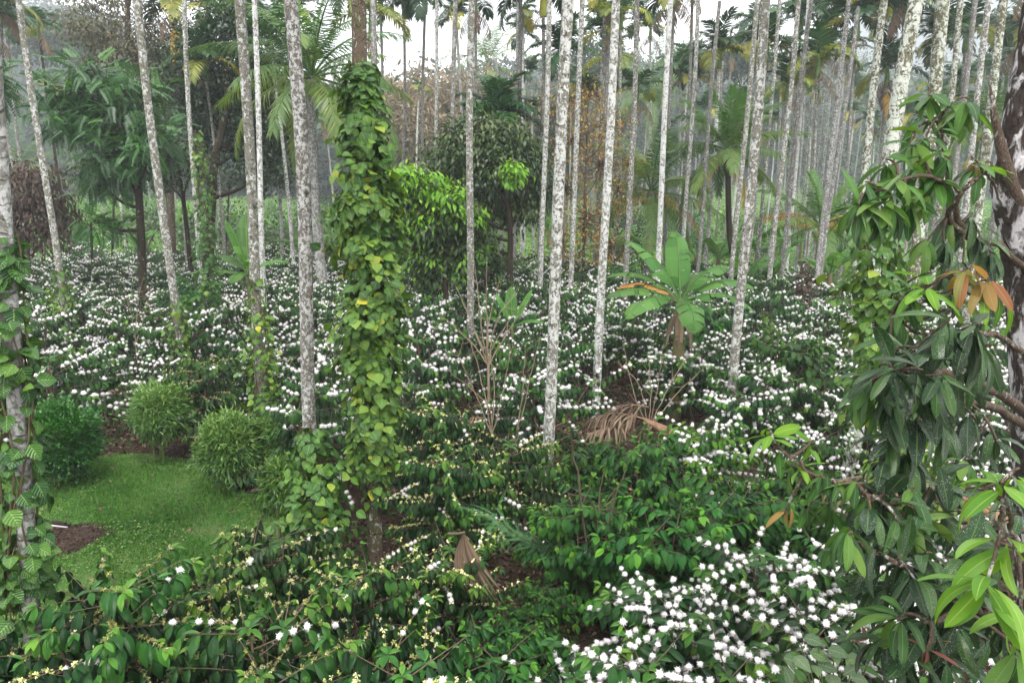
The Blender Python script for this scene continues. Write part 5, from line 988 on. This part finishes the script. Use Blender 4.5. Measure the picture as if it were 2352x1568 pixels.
W_ = [ # x, y, D, kind, leaf length, leaves
 (2140, 212, 3.8, 'm', .19, 12), (2225, 228, 3.8, 'm', .22, 12), (2106, 262, 3.8, 'm', .17, 5), (2182, 258, 3.8, 'm', .17, 8), (2128, 312, 3.7, 'm', .18, 10), (2092, 332, 3.7, 'm', .18, 8), (2036, 366, 3.6, 'm', .17, 9), (2160, 352, 3.7, 'm', .18, 9), (2105, 372, 3.6, 'm', .19, 11), (2060, 402, 3.5, 'm', .19, 11), (2150, 400, 3.6, 'm', .18, 10),
 (1988, 418, 3.5, 'm', .19, 11), (2018, 460, 3.4, 'm', .22, 12), (1972, 470, 3.4, 'm', .21, 11), (2050, 455, 3.4, 'm', .2, 9), (2000, 505, 3.5, 'm', .17, 8), (2120, 440, 3.6, 'm', .19, 10), (2090, 470, 3.5, 'm', .19, 9), (2235, 376, 3.7, 'm', .17, 7), (2262, 372, 3.7, 'l', .17, 6), (2230, 360, 3.7, 'o', .12, 5),
 (2170, 500, 3.8, 'm', .2, 10), (2235, 490, 3.9, 'd', .21, 10), (2170, 565, 3.7, 'd', .22, 9), (2250, 545, 4.0, 'd', .22, 12), (2275, 585, 4.0, 'd', .2, 10), (2210, 610, 3.8, 'd', .2, 8), (2125, 560, 3.7, 'm', .17, 7),
 (2232, 612, 3.0, 'o', .2, 13), (2275, 640, 3.0, 'o', .22, 10), (2290, 670, 3.0, 'l', .2, 5), (2135, 655, 3.0, 'l', .2, 10), (2105, 668, 3.0, 'm', .19, 7), (2205, 680, 3.1, 'l', .18, 6), (2180, 715, 3.2, 'm', .18, 7), (2065, 735, 3.2, 'm', .17, 9), (2040, 790, 3.1, 'm', .17, 8),
 (2180, 735, 2.7, 'd', .24, 9), (2245, 745, 2.7, 'd', .25, 11), (2285, 790, 2.8, 'd', .24, 9), (2055, 845, 2.6, 'd', .25, 12), (2010, 870, 2.7, 'd', .22, 10), (2120, 850, 2.6, 'd', .26, 12), (2110, 800, 2.8, 'd', .2, 10), (2165, 860, 2.6, 'd', .25, 9), (2230, 850, 2.8, 'd', .22, 9), (1990, 905, 2.8, 'm', .22, 9), (2050, 925, 2.7, 'd', .24, 10), (2110, 945, 2.7, 'd', .26, 11), (2170, 960, 2.8, 'd', .25, 9), (2240, 960, 3.0, 'd', .23, 9), (2290, 1010, 3.1, 'd', .22, 9),
 (2040, 1012, 2.7, 'd', .21, 9), (2085, 1050, 2.7, 'd', .2, 9), (2020, 1075, 2.7, 'd', .18, 9), (2100, 1120, 2.6, 'd', .19, 8), (2040, 1140, 2.6, 'd', .2, 9), (2150, 1100, 2.8, 'd', .18, 7), (1985, 1130, 2.7, 'd', .17, 7), (2000, 1190, 2.5, 'd', .2, 10), (2065, 1205, 2.5, 'd', .2, 10), (2120, 1195, 2.5, 'd', .21, 8), (2190, 1180, 2.6, 'd', .2, 8), (1945, 1236, 2.4, 'd', .19, 12), (2000, 1265, 2.4, 'd', .19, 9), (2070, 1275, 2.4, 'd', .2, 10), (2140, 1270, 2.4, 'd', .22, 10), (2210, 1290, 2.4, 'd', .21, 8), (2105, 1335, 2.3, 'd', .2, 11), (2040, 1350, 2.4, 'd', .18, 8), (2180, 1360, 2.3, 'd', .21, 9), (2000, 1340, 2.5, 'd', .17, 7),
 (2060, 1420, 2.2, 'd', .19, 9), (2130, 1430, 2.2, 'd', .2, 10), (2200, 1440, 2.2, 'd', .21, 9), (2020, 1480, 2.3, 'd', .17, 8), (2100, 1510, 2.2, 'd', .18, 9), (2180, 1520, 2.2, 'd', .2, 9), (2290, 1330, 2.4, 'd', .2, 9), (2300, 1450, 2.4, 'd', .22, 10), (2340, 1530, 2.3, 'd', .2, 9), (2270, 1250, 2.6, 'd', .2, 8), (2330, 1380, 2.6, 'd', .2, 9), (2340, 1180, 2.7, 'd', .2, 8),
 (2128, 1492, 2.1, 'r', .10, 7), (1985, 1465, 2.4, 'r', .09, 4),
 (2300, 1108, 1.95, 'l', .21, 7), (2340, 1075, 2.0, 'l', .18, 6), (2215, 1130, 2.1, 'o', .11, 6), (2262, 1345, 1.85, 'l', .22, 9), (2330, 1260, 1.9, 'l', .23, 8), (2345, 1420, 1.9, 'l', .2, 7), (2350, 1500, 1.9, 'm', .22, 6),
 (1960, 1110, 2.6, 'm', .13, 8), (1925, 1120, 2.6, 'm', .12, 7), (1885, 1095, 2.65, 'm', .12, 8), (1840, 1060, 2.7, 'l', .11, 6), (1985, 1160, 2.6, 'm', .14, 8), (1772, 985, 2.8, 'l', .15, 9), (1790, 1045, 2.8, 'm', .12, 6), (1868, 1010, 2.8, 'l', .12, 6), (1822, 1085, 2.8, 'm', .13, 7), (1800, 1180, 2.7, 'o', .12, 5), (1870, 1110, 2.8, 'l', .11, 5), (1905, 1170, 2.7, 'm', .15, 7), (1850, 1180, 2.7, 'm', .13, 6),
]
W_ += [(R.uniform(2000, 2330), R.uniform(700, 1500), R.uniform(2.4, 3.2), 'd', R.uniform(.17, .23), 8) for _ in range(6)]
fine = {k: M() for k in 'dmlor'}; tw = M()
for i in range(10):   # filling shoots deeper in the crown
    x, y = R.uniform(2000, 2330), R.uniform(540, 1500); W_.append((x, y, R.uniform(3.0, 4.0), R.choice(['d', 'd', 'm']), .21, 8))
for x, y, D, kd, ln, n in W_:
    n = int(n * (.9 if kd in 'lor' else 1.15)); ln *= .85 if kd == 'o' else 1
    if kd == 'd' and ln > .21: ln *= .86
    if kd == 'd' and R.random() < .22: kd = 'm'
    c = at(x, y, D) - MFOOT; j = int(np.argmin(np.linalg.norm(LP - c, axis=1) + .15 * np.abs(LP[:, 1] - c[1]))); q = LP[j]
    dirn = nrm(c - q + [0, 0, .08 if kd in 'lor' or y < 500 else -.02]); tube(LM[j // 26], bez(q, (q + c) / 2 + R.normal(0, .03, 3) + [0, 0, .05], c, 8), np.linspace(.008, .0045, 8), 6, cap=False)
    a = np.arange(n) * 2.4 + R.uniform(0, 6); up0 = np.array([0, 0, 1.]); e1 = nrm(np.cross(dirn, up0)); e2 = np.cross(e1, dirn)
    spread = R.uniform(.6, 1.5, n)[:, None]; o = np.cos(a)[:, None] * e1 + np.sin(a)[:, None] * e2
    grav = {'d': .95, 'm': .8, 'l': .25, 'o': 1.1, 'r': .2}[kd]
    if kd == 'l' and y > 1000 and x > 2100: grav = .45
    if kd == 'd' and y > 1050: grav = .5
    dd = nrm(o * spread + dirn * R.uniform(.0, .6, (n, 1)) - up0 * grav * R.uniform(.4, 1.3, (n, 1)))
    pos = c - dirn * R.uniform(0, .05, (n, 1)); sz = ln * R.uniform(.72, 1.15, n); half = R.random(n) < .4
    up = nrm(-dd * .1 + up0 + R.normal(0, .25, (n, 3)))
    T3 = [ML, ML2, ML3]; sel = R.integers(0, 3, n)
    for k in range(3):
        if (sel == k).any(): scat(fine[kd], T3[k], pos[sel == k], dd[sel == k], up[sel == k], np.stack([sz * R.uniform(.9, 1.15, n), sz, sz], -1)[sel == k])
for k_ in range(len(LIMBS)): LM[k_].build('limb', G['branch'], mango)
for kd, nm, mt, lb in (('d', 'foliage', 'mango', 'dark leaves speckled with white dust'), ('m', 'foliage', 'mango_m', None), ('l', 'new_leaves', 'mango_l', 'bright lime new leaves'), ('o', 'new_leaves', 'mango_o', 'limp orange-brown young leaves'), ('r', 'new_leaves', 'mango_r', 'small reddish young leaves')):
    o = fine[kd].build(nm, G[mt], mango)
    if lb: o["label"] = lb

# ------------------------------------------------------------ garden shrubs by the lawn
def ball_shrub(x, y, r, yb, label, mat="bamboo", cat="shrub", name="dwarf_bamboo", n=9000, size=.1, wl=.15, ry=None, lumps=7, stemsn=6):
    g = onground(x, yb); D = g[1]; c = at(x, y, D); root = empty(name, g, label, cat, "clipped dwarf bamboo balls by the lawn" if mat == "bamboo" else None); Rr = r * D / FX; Rz = (ry or r) * D / FX; c = c - g; s = M(); l = M()
    for k in range(stemsn):
        a = R.uniform(0, 6.28); b = np.array([.08 * cos(a), .08 * sin(a), -.03]); tube(s, bez(b, b * .6 + [0, 0, c[2] * .5], c + rdir(1)[0] * Rr * .5, 6), np.linspace(.016, .007, 6), 5)
    for k in range(60): tube(s, bez(c * [1, 1, .8], c + rdir(1)[0] * Rr * .3, c + rdir(1)[0] * np.array([Rr, Rr, Rz]) * .85, 5), np.linspace(.006, .003, 5), 3, cap=False)
    d = rdir(n, -.92, 1); ph = R.uniform(0, 6, 3); lump = 1 + .12 * np.sin(d[:, 0] * lumps + ph[0]) * np.sin(d[:, 1] * lumps + ph[1]) + .09 * np.sin(d[:, 2] * lumps + ph[2])
    rad = R.uniform(.5, 1.0, n) ** .6 * lump * (1 + .22 * (R.random(n) < .12)); pos = c + d * rad[:, None] * [Rr, Rr, Rz]; dd = nrm(d + R.normal(0, .55, (n, 3)) + [0, 0, .25 if mat == "bamboo" else .5] )
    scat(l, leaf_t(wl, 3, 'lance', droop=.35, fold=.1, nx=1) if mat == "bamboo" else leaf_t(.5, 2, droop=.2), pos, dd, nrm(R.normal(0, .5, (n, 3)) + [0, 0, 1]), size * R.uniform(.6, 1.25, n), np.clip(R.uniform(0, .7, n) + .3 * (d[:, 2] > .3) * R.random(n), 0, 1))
    s.build("stems", G["gstem"], root); l.build("foliage", G[mat], root)
ball_shrub(368, 948, 64, 1062, "clipped dwarf bamboo ball standing on bare stems, leftmost of the balls", n=6500)
ball_shrub(527, 1030, 70, 1122, "largest dwarf bamboo ball, in the middle of the row at the lawn edge", n=9000, ry=80)
ball_shrub(648, 1002, 62, 1095, "dwarf bamboo ball left of the thickest trunk", n=7000, ry=66)
ball_shrub(645, 1108, 44, 1180, "small low dwarf bamboo ball in front of the others at the lawn corner", n=3800, ry=58)
ball_shrub(140, 1010, 80, 1115, "dark glossy rounded shrub at the upper left of the lawn", mat="hedge", name="garden_shrub", n=16000, size=.055, ry=92, lumps=9)
# mulch patch, sticks, pipe
pm = M(); pr = empty("mulch_patch", PATCH, "patch of dark burnt leaf mulch on the left of the lawn", "mulch patch"); n = 5200
a = R.uniform(0, 6.28, n); rr = np.sqrt(R.random(n)) * (1 + .12 * np.sin(a * 3) + .1 * np.sin(a * 7)); x = rr * np.cos(a) * .52; y = rr * np.sin(a) * .44
scat(pm, leaf_t(.35, 2, droop=.3, fold=.3), np.stack([x, y, .015 + .05 * (1 - rr.clip(0, 1)) + R.uniform(0, .02, n)], -1), nrm(np.stack([R.normal(0, 1, n), R.normal(0, 1, n), R.normal(0, .3, n)], -1)), nrm(R.normal(0, .4, (n, 3)) + [0, 0, 1]), R.uniform(.015, .05, n), np.clip(R.beta(1.2, 2.5, n), 0, 1)); pm.build("mulch", G["litter"], pr)
pm = M(); th = np.linspace(0, 2 * pi, 25)[:-1]; r0 = 1 + .12 * np.sin(th * 3) + .1 * np.sin(th * 7); V = [[0, 0, .06]] + [[.3 * r * cos(t), .25 * r * sin(t), .05] for t, r in zip(th, r0)] + [[.54 * r * cos(t), .46 * r * sin(t), .004] for t, r in zip(th, r0)]
pm.add(V, [[0, i + 1, (i + 1) % 24 + 1] for i in range(24)]); pm.f.append((np.array([[i + 1, i + 25, (i + 1) % 24 + 25, (i + 1) % 24 + 1] for i in range(24)]), 0)); pm.build("ash_bed", plain("ash_soil", (.03, .022, .02), 1, .1, (.06, .04, .035), 30.), pr)
def stick(name, label, cat, A, B, D, rad, mat, bend=.03, z=None):
    a, b = at(*A, D), at(*B, D)
    if z is not None: a, b = onground(*A), onground(*B); a[2] = b[2] = z
    r = M(); c = a.copy(); P = bez(a - c, (a + b) / 2 - c + R.normal(0, bend, 3) * [1, 1, .3], b - c, 8); tube(r, P, np.linspace(rad, rad * .7, 8), 8, lump=.06); o = r.build(name, G[mat]); o.location = [float(q) for q in c]; return tag(o, label, cat)
stick("charred_log", "short black charred log on the far edge of the mulch patch", "log", (100, 1214), (152, 1214), 0, .035, "darkbark", .02, .07)
stick("pipe", "thin pale grey pipe lying across the mulch patch", "pipe", (104, 1222), (158, 1228), 0, .012, "pole", .0, .1)
stick("fallen_twig", "pale twig lying at the right edge of the mulch patch", "twig", (195, 1213), (238, 1216), 0, .008, "twig", .03, .03)
stick("fallen_twig", "crooked pale twig on the lawn beside the front coffee bush", "twig", (600, 1308), (640, 1298), 0, .01, "twig", .05, .05)
stick("fallen_branch", "long reddish bare branch resting on the coffee behind the dwarf bamboo", "branch", (466, 1020), (615, 972), 9.6, .014, "stem")
stick("wooden_post", "weathered wooden post between the two left dwarf bamboo balls", "post", (466, 1072), (460, 985), onground(466, 1085)[1], .045, "branch", 0)
# white plastic strip by the vine clump
m_ = M(); P = np.array([at(x, y, 5.9) for x, y in [(650, 1250), (655, 1270), (646, 1290), (630, 1296), (618, 1282)]]); c = P[2].copy(); S_ = smooth_path(P - c, 16); wv = np.linspace(.022, .012, 16)[:, None] * np.array([1, .2, .1])
V = np.concatenate([S_ - wv, S_ + wv, S_ + wv + [0, .004, 0], S_ - wv + [0, .004, 0]]); F = [[k * 16 + i, k * 16 + i + 1, (k + 1) % 4 * 16 + i + 1, (k + 1) % 4 * 16 + i] for k in range(4) for i in range(15)]; m_.add(V, F); o = m_.build("plastic_strip", G["white"]); o.location = [float(q) for q in c]; tag(o, "curled white strip hanging in the coffee left of the vine clump", "strip")

# ------------------------------------------------------------ dry fronds, bare shrubs, saplings
def dead_frond(base, az, el, L, droop, label, ll=.55, n=26, sheath=True, name="dry_palm_frond", tilt=1.0):
    root = empty(name, base, label, "dry frond"); m = M(); frond(m, (0, 0, 0), az, el, L, droop, n, ll, .028, .5, hang=tilt, vee=-.1, rr=.016, jit=.4); m.build("leaflets", G["palm_d"], root)
    if sheath:
        m = M(); A = np.array([cos(az), sin(az), 0]); th = np.linspace(-1.9, 1.9, 9); k = 6; V = []
        for i in range(k):
            t = i / (k - 1); r = .045 + .10 * t; c = -A * t * .45 + [0, 0, -.22 * t]
            for q in th: V.append(c + r * (sin(q) * np.array([-A[1], A[0], 0]) + cos(q) * np.array([0, 0, .6])))
        F = [[i * 9 + j, i * 9 + j + 1, i * 9 + j + 10, i * 9 + j + 9] for i in range(k - 1) for j in range(8)]; m.add(V, F); m.build("sheath", G["drybrown"], root)
    return root
dead_frond(at(1478, 962, 9.5), radians(168), radians(16), .9, radians(62), "dry palm frond fallen on the coffee below the smooth white trunk", ll=.42, n=44, tilt=.8)
dead_frond(at(1440, 975, 9.6), radians(200), radians(5), .6, radians(30), "short broken dry frond left of the fallen ones below the smooth white trunk", ll=.4, n=30, sheath=False)
dead_frond(at(1490, 935, 9.5), radians(160), radians(5), .9, radians(60), "second tangled dry frond under the fallen one below the smooth white trunk", ll=.6, n=30, sheath=False)
dead_frond(at(2210, 1140, 5.2), radians(150), radians(10), 1.0, radians(40), "reddish dry palm frond on the ground behind the dusty mango leaves", ll=.6, tilt=.4)
dead_frond(onground(1000, 1380) + [0, 0, .05], radians(200), radians(8), .9, radians(12), "dry frond lying in the litter right of the bare vine-column foot", sheath=False, tilt=.1)
dead_frond(onground(1740, 1150) + [0, 0, .06], radians(20), radians(8), .9, radians(12), "dry frond lying on the bare soil patch on the right", sheath=False, tilt=.1)
dead_frond(at(1115, 960, 10), radians(190), radians(5), .8, radians(40), "dry frond under the bare twiggy shrub", sheath=False)
r_ = empty("dry_sheath", at(1066, 1222, 5.0), "dry brown palm sheath hanging like a folded fan on the budding coffee", "dry sheath"); m_ = M()
for i in range(22):
    f = (i - 11) / 11; t = np.linspace(0, 1, 7); tip = np.array([.09 + f * .17 + .07, -.05 * abs(f) + R.normal(0, .02), -.56 + .1 * abs(f) - R.uniform(0, .08)]); P = bez((0, 0, 0), (f * .12 - .01, -.05, -.22), tip, 7); wv = .013 * np.sin(pi * np.clip(t * .95 + .03, 0, 1))[:, None] * [1, .5, 0]
    V = np.concatenate([P - wv, P + [0, .008, 0], P + wv]); F = [[k * 7 + j, k * 7 + j + 1, (k + 1) * 7 + j + 1, (k + 1) * 7 + j] for k in range(2) for j in range(6)]; m_.add(V, F, r=R.random())
m_.build("strips", G["palm_d"], r_)
stick("dry_stalk", "thin bare stalk holding the hanging dry sheath", "stalk", (1030, 1225), (1068, 1221), 5.0, .012, "stem")
def bare_shrub(foot, D, limbs, label, name="bare_shrub", mat="twig", rad=.012, tips=None, cat="bare shrub", trunk=None):
    b = at(*foot, D); g = np.array([b[0], b[1], 0.]); root = empty(name, g, label, cat); m = M(); tl = M()
    if b[2] > .15: tube(m, [(0, 0, -.05), b - g], [rad * 2.2, rad * 1.7], 8)
    for L in limbs:
        D2 = D + R.normal(0, .25); P = [b - g] + [at(x, y, D + (D2 - D) * (i + 1) / len(L)) - g for i, (x, y) in enumerate(L)]; S_ = smooth_path(P, 12); S_[1:-1] += R.normal(0, .006, (10, 3)); tube(m, S_, np.linspace(rad, rad * .3, 12), 5)
        for k in range(3):
            i = R.integers(4, 11); d = nrm(S_[i] - S_[i - 1] + R.normal(0, .5, 3)); tube(m, bez(S_[i], S_[i] + d * .12, S_[i] + d * .22 + [0, 0, .06], 4), [rad * .4, rad * .3, rad * .25, rad * .15], 4)
        if tips: scat(tl, T2, S_[-1] + R.normal(0, .05, (tips, 3)), rdir(tips, -.3, 1), rdir(tips, 0, 1), .05 * R.uniform(.5, 1.4, tips))
    m.build("branches", G[mat], root)
    if tips: tl.build("leaves", G["coffee_y"], root)
bare_shrub((1222 - 100, 840), 10.6, [[(1105, 740), (1090, 600)], [(1118, 720), (1118, 600)], [(1090, 760), (1040, 640)], [(1140, 740), (1190, 660)], [(1120, 760), (1148, 640)], [(1085, 790), (1010, 720)], [(1150, 790), (1220, 680)], [(1130, 800), (1180, 720)], [(1100, 780), (1060, 690)]], "bare twiggy shrub with many upright pale shoots in front of the olive tree", tips=14)
bare_shrub((1130, 1000), 9.2, [[(1090, 900), (1045, 800)], [(1110, 890), (1075, 760)], [(1150, 920), (1180, 780)], [(1120, 930), (1030, 850)], [(1135, 900), (1125, 800)]], "lower bare shoots fanning up out of the coffee below the twiggy shrub", rad=.01)
bare_shrub((1180, 1040), 8.6, [[(1215, 880), (1240, 780)], [(1200, 900), (1205, 830)], [(1240, 1000), (1310, 960)]], "slender bare shoots leaning right beside the bright middle trunk", rad=.009)
bare_shrub((1490, 990), 9.8, [[(1455, 900), (1432, 790)], [(1470, 890), (1420, 830)], [(1510, 890), (1525, 790)], [(1530, 900), (1590, 800)], [(1495, 900), (1490, 820)], [(1540, 920), (1610, 850)]], "bare shoots fanning up behind the dry fallen frond", tips=8, rad=.01)
bare_shrub((312, 790), 13, [[(300, 720), (280, 640)], [(315, 700), (330, 640)], [(330, 730), (350, 650)]], "thin bare shoots rising from the flowering coffee on the left", rad=.008, tips=6)
bare_shrub((1362, 1400), 5.9, [[(1358, 1300), (1350, 1180), (1349, 1150)], [(1330, 1210), (1300, 1120)], [(1340, 1180), (1318, 1040), (1310, 980)], [(1372, 1190), (1385, 1090)], [(1375, 1260), (1400, 1180), (1440, 1070)], [(1380, 1330), (1395, 1210), (1412, 1120)]], "slim bare sapling with forked shoots in front of the green coffee", name="bare_sapling", rad=.014, mat="stem", tips=10, cat="sapling")
# bent feathery sapling
b = at(1312, 1445, 6.2); g = np.array([b[0], b[1], 0.]); r_ = empty("feathery_sapling", g, "bent sapling with drooping silver-green feathery leaves over the budding coffee", "sapling"); m_ = M(); l_ = M()
S_ = smooth_path(np.array([g, at(1305, 1400, 6.15), at(1285, 1310, 6.0), at(1262, 1262, 5.9), at(1200, 1235, 5.8), at(1130, 1190, 5.7)]) - g, 20); tube(m_, S_, np.linspace(.014, .004, 20), 6); PF = pinnate_t(16, .16, .028, .3)
for i in range(9, 20):
    for sg in (-1, 1):
        d = nrm((S_[i] - S_[i - 1]) * 30 + np.array([0, sg * .6, 0]) + [R.normal(0, .3), 0, R.uniform(-.5, .35)]); scat(l_, PF, S_[i], d, [0, 0, 1], R.uniform(.2, .3), R.random())
        for q in range(3): scat(l_, PF, S_[i] + R.normal(0, .03, 3), nrm(d + R.normal(0, .5, 3)), [0, 0, 1], R.uniform(.16, .24), R.random())
m_.build("stem", G["stem"], r_); l_.build("leaves", G["fern"], r_)
# round dull-leaved plant at the bottom edge
g = onground(1900, 1850); r_ = empty("broad_leaved_plant", g, "plant with broad dull grey-green leaves at the bottom edge under the blossoms", "plant"); l_ = M(); s_ = M()
for (x, y) in [(1795, 1500), (1840, 1480), (1880, 1485), (1915, 1500), (1960, 1510), (1860, 1530), (1930, 1540), (1990, 1530), (1820, 1545), (1900, 1560)]:
    c = at(x, y, 3.25) - g; tube(s_, bez((0, 0, 0), (c * .5 + [0, 0, .2]), c, 8), np.linspace(.01, .004, 8), 5, cap=False)
    for q in range(2): scat(l_, leaf_t(.72, 6, 'heart', droop=.3, fold=.12), c + R.normal(0, .03, 3), nrm([R.normal(0, .8), R.normal(-.4, .5), R.uniform(-.3, .3)]), nrm([0, -.4, 1]), R.uniform(.08, .12))
s_.build("stems", G["gstem"], r_); l_.build("leaves", G["dull"], r_)
vine([(1850, 600), (1852, 640), (1846, 700)], [8, 20, 14], 16, 170, "brown tangle of withered creeper low on a trunk at the right", mat="brown", cat="creeper", name="withered_creeper", lsz=.12)
# ------------------------------------------------------------ the air
def make_haze():
    x0, x1, y0, y1, z0, z1 = -1010, 1010, -24, 1060, -3, 345
    V = [(x, y, z) for x in (x0, x1) for y in (y0, y1) for z in (z0, z1)]
    F = [[0, 1, 3, 2], [4, 6, 7, 5], [0, 4, 5, 1], [2, 3, 7, 6], [0, 2, 6, 4], [1, 5, 7, 3]]
    m, t, p, out = newmat("haze"); t.nodes.remove(p)
    pv = N(t, "ShaderNodeVolumePrincipled", i_Density=HAZE, i_Anisotropy=.2); pv.inputs["Color"].default_value = (.88, .92, 1, 1)
    t.links.new(pv.outputs[0], out.inputs["Volume"])
    g = M(); g.add(V, F); tag(g.build("haze", m, smooth=False), "pale morning mist hanging over the plantation", "haze", kind='stuff')
HAZE = .0013
make_haze()
for bl_ in list(BK.values()) + [SH, FBN]:      # unused prototypes
    for b_ in bl_:
        if not b_.used:
            for k_ in KIDS[b_.root.name]: bpy.data.objects.remove(k_)
            bpy.data.objects.remove(b_.root)

# tell the members of small sets apart by their order in the picture
ORD = ["", "second", "third", "fourth", "fifth", "sixth", "seventh", "eighth", "ninth"]; sets = {}
for o_ in COL.objects:
    if o_.parent is None and o_.get("label") and o_.get("group"): sets.setdefault(o_["label"], []).append(o_)
for lb_, os_ in sets.items():
    if 2 <= len(os_) <= 9:
        os_.sort(key=lambda q: q.location.x / max(q.location.y, 1))
        for i_, q in enumerate(os_):
            sfx = ("left one" if i_ == 0 else "right one") if len(os_) == 2 else "leftmost" if i_ == 0 else "rightmost" if i_ == len(os_) - 1 else ORD[i_] + " from left"
            if len((lb_ + " " + sfx).split()) <= 16: q["label"] = lb_ + ", " + sfx
